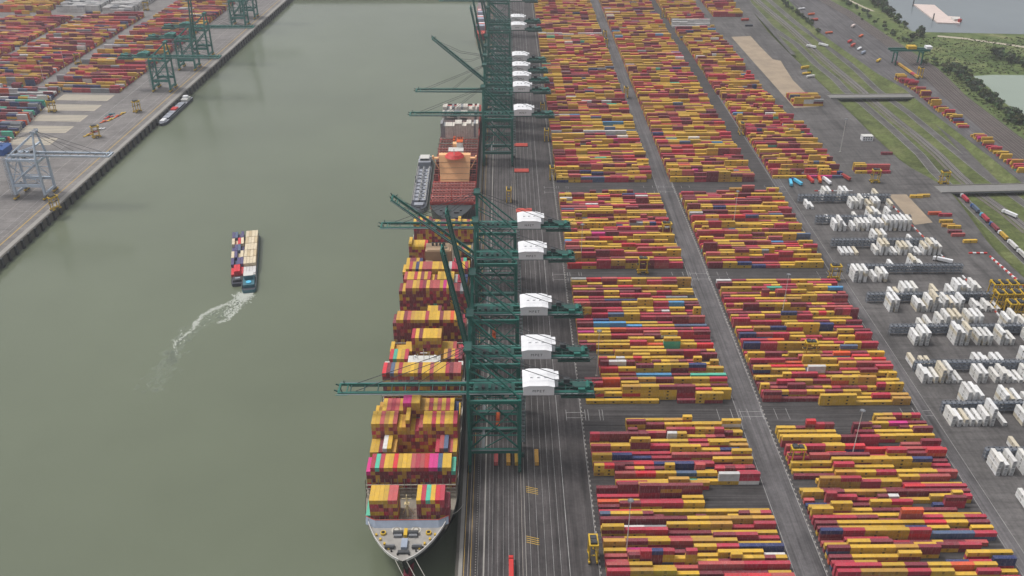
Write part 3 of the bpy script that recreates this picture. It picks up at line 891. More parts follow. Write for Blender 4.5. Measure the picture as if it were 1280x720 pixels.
    g.box(hx0 + .4, hx1 - .4, -ym, ym, z0, z1 - .4, M[house])
    g.box(hx1 - .4, hx1 + 2.4, ym - 8.5, ym - .6, z0, z1 - 1, M[house])
    hb_ = g.build('machinery_house', t)
    g = MB(); prof = [(hx0, z1 - .4), (hx0 + 4, z1 + .55), (hx1 - 4, z1 + .55), (hx1, z1 - .4)]
    n = len(prof)
    vs = [(x, -ym - .35, z) for x, z in prof] + [(x, ym + .35, z) for x, z in prof]
    g.add(vs, [(0, 1, 2, 3), (7, 6, 5, 4), (0, 4, 5, 1), (1, 5, 6, 2), (2, 6, 7, 3), (3, 7, 4, 0)], M[house])
    g.box(hx1 + .02, hx1 + 2.7, ym - 8.6, ym - .4, z1 - .98, z1 - .8, M[house])
    for k in range(3): g.box(hx0 + 4.5 + k * 4, hx0 + 6 + k * 4, -1, .6, z1 + .6, z1 + 1.3, M[house])
    g.build('roof', hb_)
    if text: mesh_obj('lettering', LETTERS, hb_, ((hx0 + hx1) / 2, -ym - .04, (z0 + z1) / 2 - .3), (rad(90), 0, 0))
    else:
        g = MB(); g.box(hx0 + 3, hx0 + 6, -ym - .06, -ym - .01, z0 + .4, z0 + 3, M['dgrey']); g.build('door', hb_)
    # trolley, cab, spreader
    g = MB(); tx = trolley_x; g.box(tx - 3.4, tx + 3.4, -3.4, 3.4, H + 1.2, H + 1.9, B2)
    for q in (-2.4, 2.4): g.tube((tx + q, -3, H + 2.1), (tx + q, 3, H + 2.1), .55, M['dgrey'], 8)
    tr = g.build('trolley', t)
    g = MB(); g.box(tx + 4, tx + 6.6, -1.4, 1.4, H - 2.6, H + .6, M['offw']); g.box(tx + 3.9, tx + 4, -1.2, 1.2, H - 2.2, H - .2, M['glass']); g.box(tx + 4.4, tx + 6.2, -.8, .8, H + .6, H + 1.3, B2); g.build('operator_cab', tr)
    if spreader:
        g = MB(); z = spreader
        g.box(tx - 1.2, tx + 1.2, -6, 6, z, z + .7, M['orange']); g.box(tx - .9, tx + .9, -2.2, 2.2, z + .72, z + 2.2, M['orange'])
        for q in (-5.6, 5.6): g.box(tx - 1.25, tx + 1.25, q - .3, q + .3, z - .35, z - .02, M['red'])
        for a in (-.8, .8):
            for c in (-1.8, 1.8): g.tube((tx + a, c, z + 2.2), (tx + a * 2, c * 1.3, H + 1.2), .06, M['dgrey'], 4)
        g.build('spreader', tr)
    # lift and stair tower on the landside leg
    g = MB(); x0, x1, y0, y1 = G + 1.3, G + 3.6, my - 1.2, my + 1.2
    for xx in (x0, x1):
        for yy in (y0, y1): g.box(xx - .09, xx + .09, yy - .09, yy + .09, 4, H + 3, M[pale])
    z = 5.0; f = 1
    while z < H + 1:
        g.box(x0, x1, y0 - .02, y1 + .02, z, z + .08, M['grey'])
        g.beam((x0 if f > 0 else x1, y0, z), (x1 if f > 0 else x0, y0, z + 2.9), .14, .14, M[pale]); g.beam((x0 if f > 0 else x1, y1, z), (x1 if f > 0 else x0, y1, z + 2.9), .14, .14, M[pale])
        z += 2.9; f = -f
    g.build('stair_tower', t)
    g = MB(); g.tube((G + 2.6, -my + 3, 9), (G + 3.2, -my + 3, 9), 2.2, M['dgrey'], 14); g.box(G + 1, G + 2.5, -my + 2.2, -my + 3.8, 7, 9.6, B2); g.build('cable_reel', t)
    return t

CRANES = [  # centre y, boom angle, label
    (439, 0, 'green quay crane closest to the bow, boom lowered, white house nearest the camera', 30),
    (476, 79, 'green quay crane with raised boom, second white house up from the bow', None),
    (527, 79, 'green quay crane with raised boom, third white house up from the bow', 34),
    (605, 39, 'green quay crane with half-raised boom above the near ship stern', None),
    (656, 0, 'green quay crane with lowered boom just below the grey bunker barge', None),
    (918, 0, 'green quay crane with lowered boom across the red ship white stacks', 26),
    (996, 0, 'green quay crane with lowered boom one up from the red ship', None),
    (1034, 40, 'green quay crane with half-raised boom pointing over open water', None),
    (1073, 78, 'green quay crane with upright boom, fourth house up in upper cluster', None),
    (1116, 79, 'green quay crane with upright boom, top of the tight house cluster', None),
    (1262, 79, 'green quay crane with upright boom beside the far moored barge', None),
    (1305, 80, 'green quay crane, upper of the paired far houses', None),
    (1432, 0, 'green quay crane farthest up the quay with lowered boom', None)]
for i, (yc, bo, lab, sp) in enumerate(CRANES):
    crane((-21.5, yc, 0), 0, lab, 'green cranes along the east quay', bo, spreader=sp, trolley_x=(17 if i == 0 else 14 if i % 3 else 20) + (-45 if (bo == 0 and i in (5,)) else 0))
WESTC = [(462, 0, 'sea-green quay crane with lowered boom beside the moored barge across the dock', 41), (555, 86, 'sea-green quay crane with upright boom across the dock', 41),
         (612, 0, 'sea-green quay crane with lowered boom, third one up the west quay', 38), (790, 84, 'sea-green quay crane with raised boom near the top of the west quay', 38), (842, 0, 'sea-green quay crane, topmost one on the west quay', 40)]
for i, (s_, bo, lab, d_) in enumerate(WESTC):
    crane(west(17, s_), QROT, lab, 'sea-green cranes on the west quay', bo, G=22, H=40, AP=62, BL=66, BR=62, my=9, mat='teall', mat2='teal', house='teall', foot='yellow', text=False, trolley_x=12, hl=11, hh=4.6, hw=5.2)
crane(west(18, 130), QROT, 'pale blue quay crane with yellow feet at the near end of west quay', None, 0, G=29, H=40, AP=66, BL=68, BR=66, my=10, mat='ltblue', mat2='grey', house='blue', foot='yellow', text=False, pale='ltblue', trolley_x=12)

# ------------------------------------------------------------------ SHIPS
def loft(b, secs, mat, deck=None):
    """secs: list of rings (same count) from bow to stern, each ring a list of points port keel .. starboard"""
    n = len(secs[0])
    vs = [p for s in secs for p in s]
    fs = []
    for i in range(len(secs) - 1):
        for j in range(n - 1):
            fs.append((i * n + j, i * n + j + 1, (i + 1) * n + j + 1, (i + 1) * n + j))
    b.add(vs, fs, mat)
    b.add(secs[-1], [tuple(range(n))], mat)

def hull(name, parent, cx, ybow, Lh, B, zdeck, zfc, mat, bowlen=58, flare=16, lowmat=None, fcl=None):
    def hw(t, l): 
        t = max(0.0, min(1.0, t / l)); return B / 2 * max(0.0, 1 - (1 - t) ** 2) ** .65
    g = MB(); secs = []
    ts = [0.02, 1.5, 4, 8, 13, 19, 26, 34, 43, 52, 62, 80, 140, Lh * .6, Lh - 40, Lh - 16, Lh - 6, Lh]
    for t in ts:
        zt = zfc if t <= (fcl or bowlen - 8) else zdeck
        ring = []
        st = max(0.0, 1 - max(0, t - Lh + 40) / 90)
        for z, fl in ((WZ - 4, 1.25), (WZ, 1.0), (WZ + 9, .55), (zt, 0.0)):
            k = hw(max(0.02, t - flare * fl), bowlen + flare * fl) * (st if z < zt else min(1, st + .3))
            ring.append((cx - k, ybow + max(t, min(t + flare * fl * max(0, 1 - t / 60), 1e9) if t < 60 else t), z))
        other = [(2 * cx - p[0], p[1], p[2]) for p in ring]
        secs.append(ring[::-1] + other)
    loft(g, secs, mat)
    h = g.build(name, parent)
    return h, hw

# near ship -----------------------------------------------------------------------------------------
SX, SB, SY0, SL = -53.0, 52.0, 337.5, 388.0
ship = empty('container_ship', 'loaded container ship moored bow first under the green cranes, forecastle pale grey', 'container ship', (0, 0, 0), group=None)
ZD, ZF = 14.0, 19.0
hb1, hw1 = hull('hull', ship, SX, SY0, SL, SB, ZD, ZF, M['hull'], fcl=29)
def deck_poly(hw, l, cx, y0, t0, t1, inset=.4, n=14):
    tt = [t0 + (t1 - t0) * i / n for i in range(n + 1)]
    return [(cx - max(.3, hw(t, l) - inset), y0 + t) for t in tt][::-1] + [(cx + max(.3, hw(t, l) - inset), y0 + t) for t in tt]
g = MB(); pl = deck_poly(hw1, 58, SX, SY0, .8, 27.6, .35); g.sheet(pl, ZF - .9, M['deckgrey'])
for i in range(len(pl) - 1):                       # bulwark
    a, c = pl[i], pl[i + 1]
    if abs(a[1] - c[1]) > .01 or abs(a[0] - c[0]) < 4: g.beam((a[0], a[1], ZF - .1), (c[0], c[1], ZF - .1), .35, 1.6, M['offw'])
g.build('forecastle_deck', ship)
def deckpart(name, fn):
    g = MB(); fn(g); g.build(name, ship)
for q in (-1, 1):
    def windlass(g):
        g.box(SX + q * 4 - 2.2, SX + q * 4 + 2.2, SY0 + 17, SY0 + 19.4, ZF - .9, ZF + .6, M['grey']); g.tube((SX + q * 4 - 2.6, SY0 + 19.6, ZF + .4), (SX + q * 4 + 2.6, SY0 + 19.6, ZF + .4), 1.2, M['dgrey'], 12)
    deckpart('windlass', windlass)
    def winch(g):
        g.box(SX + q * 7 - 2.6, SX + q * 7 + 2, SY0 + 10, SY0 + 11.4, ZF - .9, ZF + .4, M['grey']); g.tube((SX + q * 7 - 3, SY0 + 9.6, ZF + .2), (SX + q * 7 + 2, SY0 + 9.6, ZF + .2), .9, M['dgrey'], 10)
    deckpart('mooring_winch', winch)
    for k in range(4): deckpart('yellow_bollard', lambda g: g.box(SX + q * (8 + k * 2.5) - .5, SX + q * (8 + k * 2.5) + .5, SY0 + 8.6 + k * 3.2, SY0 + 9.8 + k * 3.2, ZF - .9, ZF + .2, M['yellow']))
    def hawse(g):
        g.tube((SX + q * 12, SY0 + 20, ZF - .9), (SX + q * 12, SY0 + 20, ZF + .3), 1.5, M['yellow'], 12); g.tube((SX + q * 12, SY0 + 20, ZF + .3), (SX + q * 12, SY0 + 20, ZF + .36), 1.0, M['black'], 10)
    deckpart('hawse_pipe', hawse)
    for k in range(3): deckpart('bollard', lambda g: g.tube((SX + q * (3 + 3.4 * k), SY0 + 5 + k * 2.4, ZF - .9), (SX + q * (3 + 3.4 * k), SY0 + 5 + k * 2.4, ZF + .2), .45, M['black'], 8))
    def coil(g):
        for k in range(3): g.tube((SX + q * 5.2, SY0 + 22.6, ZF - .86 + k * .16), (SX + q * 5.2, SY0 + 22.6, ZF - .72 + k * .16), 2.7 - .8 * k, M['lash' if k % 2 else 'rope'], 14)
    deckpart('rope_coil', coil)
deckpart('deck_locker', lambda g: g.box(SX - 1.6, SX + 1.6, SY0 + 8.6, SY0 + 15, ZF - .9, ZF + 1.0, M['bluegrey']))
deckpart('yellow_hatch', lambda g: g.box(SX - .9, SX + .9, SY0 + 17, SY0 + 22, ZF - .9, ZF + 1.2, M['yellow']))
deckpart('bow_winch', lambda g: g.box(SX - 3, SX + 3, SY0 + 5.4, SY0 + 7.2, ZF - .9, ZF + .4, M['dgrey']))
g = MB()                                            # breakwater
yb = SY0 + 24.2
pw = [(SX - 22.2, yb + 3), (SX - 17, yb), (SX + 17, yb), (SX + 22.2, yb + 3)]
for a, c in zip(pw, pw[1:]): g.add([(a[0], a[1], ZF - .9), (c[0], c[1], ZF - .9), (c[0], c[1] + 2.4, ZF + 2.6), (a[0], a[1] + 2.4, ZF + 2.6), (a[0], a[1] + 2.8, ZF - .9), (c[0], c[1] + 2.8, ZF - .9)], [(0, 1, 2, 3), (3, 2, 5, 4)], M['bluegrey']); g.beam((a[0], a[1] + 2.4, ZF + 2.65), (c[0], c[1] + 2.4, ZF + 2.65), .3, .22, M['deckred2'])
g.build('breakwater', ship)
g = MB(); g.sheet(deck_poly(hw1, 58, SX, SY0, 27.4, 78, .3) , ZD - .2, M['lash']); g.box(SX - 25.6, SX + 25.6, SY0 + 78, SY0 + SL - 4, ZD - .4, ZD - .21, M['lash'])
for q in (-1, 1): g.box(SX + q * 25.7 - .1, SX + q * 25.7 + .1, SY0 + 62, SY0 + SL - 6, ZD, ZD + 1.1, M['offw'])
g.build('main_deck', ship)
g = MB(); g.tube((SX, yb + 8, ZF), (SX, yb + 8, ZF + 15), .6, M['brass'], 8, .35)
g.box(SX - 1.4, SX + 1.4, yb + 7, yb + 9, ZF + 9, ZF + 9.3, M['brass']); g.beam((SX - 2.6, yb + 8, ZF + 12.6), (SX + 2.6, yb + 8, ZF + 12.6), .25, .25, M['brass'])
for q in (-1, 1): g.tube((SX + q * 2.8, yb + 10, ZF), (SX, yb + 8, ZF + 8), .25, M['brass'], 6)
g.build('foremast', ship)
g = MB()
for (y_, zt, fx) in ((366, 20, 20.6), (390.5, 25, 25.2), (406, 22, 25.4), (447, 24, 25.4), (473.5, 24, 25.4), (534, 24, 25.4), (570, 24, 25.4), (609, 24, 25.4)):
    lb = MB(); k = -fx
    while k <= fx + .1:
        lb.box(SX + k - .14, SX + k + .14, y_ - .8, y_ - .5, ZD - .2, zt + 1.2, M['lash']); lb.box(SX + k - .14, SX + k + .14, y_ + .5, y_ + .8, ZD - .2, zt + 1.2, M['lash']); k += fx * 2 / 14
    z = ZD + 3
    while z <= zt + .2:
        lb.box(SX - fx, SX + fx, y_ - .5, y_ + .5, z - .12, z, M['lash']); lb.box(SX - fx, SX + fx, y_ - .86, y_ - .8, z + .9, z + 1, M['offw']); z += 2.75
    lb.build('lashing_bridge', ship)
for y0 in (367.4, 393, 410, 422.5, 451, 478, 517, 541, 556, 585, 598, 613):
    for (xa, xb) in ((-24.5, -8.4), (-8.2, 8.2), (8.4, 24.5)):
        if y0 == 367.4: xa, xb = xa * .88, xb * .88
        hc = MB(); hc.box(SX + xa, SX + xb, y0, y0 + 12.4, ZD - .15, ZD + 1.4, M['hatch'])
        for j in range(5): hc.box(SX + xa + .3, SX + xb - .3, y0 + .8 + j * 2.5, y0 + 1.1 + j * 2.5, ZD + 1.38, ZD + 1.6, M['lash'])
        for j in range(4): hc.box(SX + xa + 1 + j * (xb - xa - 2.4) / 3, SX + xa + 1.4 + j * (xb - xa - 2.4) / 3, y0 + .4, y0 + 12, ZD + 1.37, ZD + 1.7, M['lash'])
        hc.build('hatch_cover', ship)
g = MB()                                              # bridge house with wings
g.box(SX - 10.5, SX + 10.5, 492.5, 503, ZD, 33, M['offw']); g.box(SX - 9, SX + 9, 491.6, 492.5, 29.2, 32.2, M['glass'])
for k in range(5): g.box(SX - 9.5, SX + 9.5, 492.3, 492.45, 17.6 + k * 2.6, 18.4 + k * 2.6, M['glass'])
brh = g.build('bridge_house', ship)
g = MB(); g.box(SX - 25.6, SX - 10.6, 493, 497.4, 28.6, 29.8, M['offw']); g.box(SX + 10.6, SX + 25.6, 493, 497.4, 28.6, 29.8, M['offw'])
for q in (-1, 1): 
    g.box(SX + q * 24 - 1.6, SX + q * 24 + 1.6, 493, 497.4, 29.8, 32.4, M['offw']); g.box(SX + q * 17 - 6.5, SX + q * 17 + 6.5, 492.9, 493, 29.8, 30.9, M['offw'])
    g.beam((SX + q * 10.7, 495, 21), (SX + q * 22, 495, 28.5), .6, .6, M['offw'])
g.build('bridge_wing', brh)
g = MB(); g.box(SX - 9.5, SX + 9.5, 493, 502, 33.02, 33.6, M['offw'])
for dx, hh in ((-7, 2.5), (-4, 4), (0, 7.5), (3.5, 5), (6.5, 2.2), (8, 3)): g.tube((SX + dx, 498, 33.6), (SX + dx, 498, 33.6 + hh), .22, M['offw'], 6)
g.box(SX - 2.4, SX + 2.4, 497.7, 498.3, 38.2, 38.6, M['offw']); 
for dx in (-6, 7): g.tube((SX + dx, 500, 33.6), (SX + dx, 500, 35.2), 1.1, M['white'], 10, .6)
g.build('radar_mast', brh)
g = MB(); g.box(SX - 9.5, SX + 11, 641, 655, ZD, 38, M['tan2']); g.box(SX - 9.5, SX - 4, 636, 641, ZD, 30, M['tan2'])
for k in range(4): g.tube((SX - 4 + k * 3, 650, 38), (SX - 4 + k * 3, 650, 41), .9, M['dgrey'], 8)
g.box(SX - 8, SX + 9.5, 642, 654, 38.02, 38.6, M['tan2']); g.build('funnel_casing', ship)
g = MB(); g.tube((SX, SY0 + 26, WZ - 1.2), (SX, SY0 + 13, WZ - 1.0), 3.0, M['bulb'], 14, 2.7); g.tube((SX, SY0 + 13, WZ - 1.0), (SX, SY0 + 10.6, WZ - 1.0), 2.7, M['bulb'], 14, 1.2)
g.tube((SX, SY0 + 18, WZ + 7), (SX, SY0 + 20, WZ - 1), 1.2, M['bulb'], 8); g.build('bulbous_bow', ship)

# deck cargo: bays of boxes standing lengthwise
ZC = ZD + 1.75
TH_ = 2.66
cargo = []
rc = random.Random(77)
def bay(name, y0, groups, r):
    """groups: (x0, number across, tiers, list of missing top tiers)"""
    n = 0
    for x0, na, tiers, jag in groups:
        h = tiers
        for i in range(na):
            if jag and r.random() < .35: h = max(1, tiers - r.randint(0, jag))
            elif not jag: h = tiers
            n += 1; cur = None
            for t in range(h):
                if cur is None or r.random() > .25: cur = pick(r, 2)
                if t == h - 1 and r.random() < .5 and cargo and cargo[-1]['bay'] == name and cargo[-1]['top']: cur = cargo[-1]['c']
                cargo.append(dict(x=SX + x0 + 1.26 + i * 2.5, y=y0 + 6.1, t=t, h=h, c=cur, bay=name, n=0, top=t == h - 1))
bay('first', 368, [(-22.5, 1, 2, 0), (-20, 6, 6, 0), (5.2, 6, 6, 0), (20.2, 1, 4, 0)], rc)
bay('second', 394, [(-25, 1, 5, 0), (-22.5, 9, 6, 0), (0, 9, 6, 0), (22.5, 1, 5, 0)], rc)
bay('third', 410.5, [(-25, 3, 5, 0), (-17.5, 2, 6, 0), (-12.5, 1, 5, 0), (-10, 9, 1, 0), (12.5, 1, 5, 0), (15, 2, 6, 0), (20, 2, 5, 0)], rc)
bay('fourth', 423, [(-25, 6, 9, 0), (-10, 2, 8, 1), (-5, 1, 10, 0), (-2.5, 3, 8, 1), (5, 8, 9, 0)], rc)
bay('fifth', 435.6, [(-25, 1, 7, 0), (-22.5, 1, 8, 0), (-20, 5, 9, 0), (-7.5, 4, 11, 0), (2.5, 2, 9, 0), (7.5, 6, 9, 0), (22.5, 1, 8, 0)], rc)
bay('sixth', 452, [(-25, 20, 3, 2)], rc)
bay('seventh', 477.5, [(-25, 20, 8, 0)], rc)
bay('eighth', 518, [(-25, 6, 4, 1), (-10, 8, 8, 0), (10, 6, 4, 1)], rc)
bay('eighth', 505, [(-24, 5, 5, 0), (12, 5, 5, 0)], rc)
bay('ninth', 541, [(-25, 1, 7, 0), (-22.5, 18, 8, 0), (22.5, 1, 7, 0)], rc)
bay('tenth', 557, [(-25, 9, 3, 1), (-2.5, 4, 6, 0), (7.5, 7, 3, 1)], rc)
bay('eleventh', 585, [(-25, 2, 7, 0), (-20, 8, 8, 0), (0, 5, 8, 0), (12.5, 5, 7, 0)], rc)
bay('twelfth', 598, [(-22.5, 9, 8, 1), (0, 10, 8, 1)], rc)
bay('thirteenth', 614, [(-25, 1, 7, 0), (-22.5, 19, 8, 0)], rc)
bay('fourteenth', 630, [(-24, 5, 6, 0), (13, 5, 6, 1)], rc)
bay('fourteenth', 656, [(-24, 6, 8, 1), (13, 5, 6, 2)], rc)
bay('fifteenth', 700, [(-24, 20, 7, 1)], rc)
force = {('first', 'L'): ['turquoise', 'yellow', 'yellow', 'yellow', 'yellow', 'brick red', 'brick red'], ('first', 'R'): ['yellow', 'crimson', 'turquoise', 'yellow', 'scarlet', 'crimson', 'maroon']}
byb = {}
for k in cargo: byb.setdefault((k['bay'], round(k['y'])), {}).setdefault(round(k['x'], 1), []).append(k)
for kk, d in byb.items():
    for i, x in enumerate(sorted(d)):
        for q in d[x]: q['n'] = i + 1
tops1 = ['turquoise', 'yellow', 'yellow', 'yellow', 'yellow', 'brick red', 'brick red', 'yellow', 'crimson', 'turquoise', 'yellow', 'scarlet', 'crimson', 'maroon']
tops2 = ['magenta', 'crimson', 'turquoise', 'crimson', 'yellow', 'yellow', 'scarlet', 'yellow', 'yellow', 'yellow', 'brick red', 'crimson', 'brick red', 'scarlet', 'magenta', 'magenta', 'slate blue', 'yellow', 'yellow', 'turquoise']
tops3 = ['yellow', 'yellow', 'maroon', 'white', 'yellow', 'ochre'] + ['ochre'] * 9 + ['crimson', 'brick red', 'slate blue', 'brick red', 'yellow']
tops4 = ['yellow', 'yellow', 'brick red', 'ochre', 'yellow', 'brick red', 'yellow', 'ochre', 'yellow', 'yellow', 'crimson', 'brick red', 'yellow', 'yellow', 'crimson', 'yellow', 'brick red', 'yellow', 'yellow', 'crimson']
tops5 = ['yellow', 'ochre', 'yellow', 'brick red', 'crimson', 'brick red', 'yellow', 'magenta', 'magenta', 'yellow', 'yellow', 'ochre', 'ochre', 'crimson', 'yellow', 'brick red', 'yellow', 'crimson', 'yellow', 'navy blue']
for k in cargo:
    for nm, tp in (('first', tops1), ('second', tops2), ('third', tops3), ('fourth', tops4), ('fifth', tops5)):
        if k['bay'] == nm and k['top'] and k['n'] <= len(tp): k['c'] = tp[k['n'] - 1]
    if not k['top'] and R.random() < .82: k['c'] = R.choice(('maroon', 'crimson', 'maroon', 'ochre', 'yellow', 'ochre', 'brick red') if k['bay'] not in ('ninth', 'second', 'eleventh') else ('maroon', 'maroon', 'crimson', 'maroon', 'ochre'))
hts = {}
for k in cargo: hts[(round(k['y']), round(k['x'], 1))] = k['h']
front_of = {394: 368, 411: 394, 423: 411, 436: 423}
def shows(k):
    if k['top']: return True
    y = round(k['y'] - 6.1)
    fy = front_of.get(y)
    if fy is None: return True
    near_h = [q['h'] for q in cargo if abs(round(q['y'] - 6.1) - fy) <= 1 and abs(q['x'] - k['x']) < 1.6]
    gap = y - fy - 12.2
    lim = (max(near_h) if near_h else 0) - gap * 1.25 / TH_
    return k['t'] >= lim - .2
cv = sorted([k for k in cargo if shows(k)], key=lambda k: k['y'])[:300]
cid = set(map(id, cv))
mass = MB()
for k in cargo:
    z = ZC + k['t'] * TH_
    if id(k) in cid:
        lab = f"{k['c']} container on ship, {tier_word(k['t'], k['h'])}, {ORD[k['n']]} stack from water, {k['bay']} bay from bow"
        put_container('deck_container', 'long', k['c'], jitter(LINC[k['c']], R), (k['x'], k['y'], z), rad(90), lab.replace(', alone on the ground', ', single tier').replace(' from the ground', ' tier'), 'containers on the near ship')
    else:
        mass_box(mass, (k['x'], k['y']), (0, 1), 12.1, z, TH_ - .05, jitter(LINC[k['c']], rc), False)
mass.build('ship_containers', kind='stuff', group='containers on the near ship')
# mooring lines of the near ship
for a, c, lab in (((SX + 24, 372, ZF - 1), (QX + 1, 398, .6), 'pale mooring rope from the ship shoulder to the quay edge'), ((SX + 2, SY0 + 1, ZF - 1), (QX + 1, 300, .6), 'pale mooring rope stretched ahead from the ship stem'), ((SX - 4, SY0 + 2, ZF - 1), (QX + 1, 285, .6), 'pale mooring rope running ahead from the port bow'), ((SX + 6, SY0 + 3, ZF - 1), (QX + 1, 310, .6), 'pale mooring rope running ahead from the starboard bow')):
    g = MB(); a = Vector(a); c = Vector(c); pr = a
    for i in range(1, 9):
        u = i / 8; q = a.lerp(c, u); q.z -= 5 * u * (1 - u); g.tube(pr, q, .16, M['rope'], 5); pr = q
    g.build('mooring_rope', None, lab, 'rope', 'mooring ropes at the bow')

M['hatchdk'] = paint('dark_hatch_gap', (66, 34, 34), .7, .4, .3)
M['deckpink'] = paint('faded_red_steel', (190, 112, 104), .6, .5, .3)
# red-decked ship --------------------------------------------------------------------------------------
TX, TB, TY0, TL = -48.5, 43.0, 739.0, 330.0
s2 = empty('container_ship', 'empty container ship with dark bow, red hatch frames and tan house', 'container ship', (0, 0, 0))
h2, hw2 = hull('hull', s2, TX, TY0, TL, TB, 13, 18, M['hullgrn'], bowlen=50, flare=13, fcl=34)
g = MB(); g.sheet(deck_poly(hw2, 50, TX, TY0, .8, 33, .3), 17.6, M['hullgrn'])
for q in (-1, 1):
    g.box(TX + q * 5 - 2, TX + q * 5 + 2, TY0 + 14, TY0 + 17, 17.6, 18.8, M['dgrey']); g.tube((TX + q * 9, TY0 + 20, 17.6), (TX + q * 9, TY0 + 20, 18.6), 1, M['dgrey'], 8)
g.box(TX - 20, TX + 20, TY0 + 32.4, TY0 + 33, 17.6, 20.4, M['deckred']); g.tube((TX, TY0 + 34, 13), (TX, TY0 + 34, 32), .5, M['deckred2'], 8, .3)
for q in (-1, 1): g.beam((TX + q * 2.5, TY0 + 36, 13), (TX, TY0 + 34, 25), .4, .4, M['deckred2'])
g.build('forecastle_deck', s2)
g = MB(); g.sheet(deck_poly(hw2, 50, TX, TY0, 33.2, 60, .3), 13 - .3, M['deckred']); g.box(TX - 21.2, TX + 21.2, TY0 + 60, TY0 + TL - 3, 12.4, 12.7, M['deckred'])
g.build('main_deck', s2)
y = TY0 + 36; i = 0
while y < TY0 + TL - 26:
    if not (886 > y + 14 > 836) and not y > 935:
        g = MB()
        fw = min(20.5, hw2(y - TY0, 50) - .8)
        for (xa, xb) in ((-fw, -fw / 3 - .2), (-fw / 3, fw / 3), (fw / 3 + .2, fw)):
            g.box(TX + xa, TX + xb, y + 1.4, y + 13, 12.75, 14.4, M['deckred2' if i % 2 else 'deckred'])
            for j in range(5): g.box(TX + xa + .3, TX + xb - .3, y + 2.2 + j * 2.3, y + 2.7 + j * 2.3, 14.39, 15.2, M['hatchdk' if j % 2 else 'deckpink'])
            for j in range(5): q = TX + xa + .5 + j * (xb - xa - 1.4) / 4; g.box(q, q + .4, y + 1.6, y + 12.8, 14.38, 15.0, M['deckpink'])
        g.build('hatch_cover', s2)
        g = MB(); k = -fw; mm = M['deckpink'] if y < 905 else M['lash']
        hz = 22 if y > 900 else 20
        g.box(TX - fw, TX + fw, y - .45, y - .35, 12.72, 14.6, M['hatchdk'])
        while k <= fw + .1:
            g.box(TX + k - .16, TX + k + .16, y - .5, y + .5, 12.7, hz, mm); k += fw * 2 / 12
        for z in range(15, hz + 1, 3): g.box(TX - fw, TX + fw, y - .6, y + .6, z - .15, z, mm); g.box(TX - fw, TX + fw, y - .66, y - .6, z + .8, z + 1, M['offw'])
        g.build('lashing_bridge', s2)
    y += 14.3; i += 1
g = MB(); g.add([(TX - 14, 833, 14), (TX + 14, 833, 14), (TX + 14, 850, 12.7), (TX - 14, 850, 12.7), (TX - 15.5, 845, 37), (TX + 15.5, 845, 37), (TX + 15.5, 851, 37), (TX - 15.5, 851, 37)], g.BF, M['tan'])
for k in range(4): g.beam((TX - 14 - k * .3, 833.9 + k * 2.6, 16 + k * 5), (TX + 14 + k * .3, 833.9 + k * 2.6, 16 + k * 5), .25, .3, M['tan2'])
hh = g.build('deckhouse', s2)
for q in (-1, 1):
    for k in range(4):
        y = 838 + k * 12.5
        if k == 0: xa, xb = 16.2, 20.5
        else: xa, xb = 9.2, 20.5
        lo, hi = (TX + xa, TX + xb) if q > 0 else (TX - xb, TX - xa)
        g = MB(); g.box(lo, hi, y + 1, y + 10.5, 12.75, 14.4, M['deckred']); g.box(lo, hi, y - .3, y + .3, 12.75, 19.5, M['hatchdk'])
        for z in (15, 17.5, 19.5): g.box(lo, hi, y - .5, y - .31, z - .3, z, M['deckpink'])
        for j in range(4): p = lo + (hi - lo) * j / 3; g.box(p - .2, p + .2, y - .6, y - .31, 12.75, 20, M['deckpink'])
        g.build('side_hatch', s2)
g = MB()
for q in (-1, 1):
    g.box(TX + q * 18.6 - 3.1, TX + q * 18.6 + 3.1, 838, 842, 35.4, 36.4, M['tan']); g.beam((TX + q * 15.6, 840, 25), (TX + q * 21, 840, 35.3), .7, .7, M['tan']); g.box(TX + q * 21 - .6, TX + q * 21 + .6, 838, 842, 36.4, 38.2, M['tan'])
g.build('bridge_wing', hh)
g = MB(); g.tube((TX, 842, 37), (TX, 842, 39.5), 9.5, M['red'], 20, 7); g.tube((TX, 842, 39.5), (TX, 842, 41), 7, M['red'], 20, 2); g.build('red_roof', hh)
g = MB(); g.tube((TX, 836, 41), (TX, 836, 47), .4, M['offw'], 6); g.box(TX - 3, TX + 3, 835.8, 836.2, 44, 44.4, M['offw']); g.build('radar_mast', hh)
g = MB(); g.box(TX - 7, TX + 8, 858, 868, 12.7, 36, M['offw']); g.box(TX + 1, TX + 7, 868, 880, 12.7, 41, M['offw']); g.box(TX - 3, TX + 1, 869, 876, 12.7, 39, M['tan']); g.box(TX + 1, TX + 7.2, 867.9, 880.2, 41, 42, M['orange'])
for k in range(3): g.tube((TX + 2.4 + k * 1.8, 875, 42), (TX + 2.4 + k * 1.8, 875, 44.5), .6, M['dgrey'], 8)
g.build('funnel_casing', s2)
g = MB(); g.tube((TX, TY0 + 20, WZ - 1), (TX, TY0 + 9, WZ - 1), 2.4, M['bulb'], 12, 1.5); g.build('bulbous_bow', s2)
n = 0
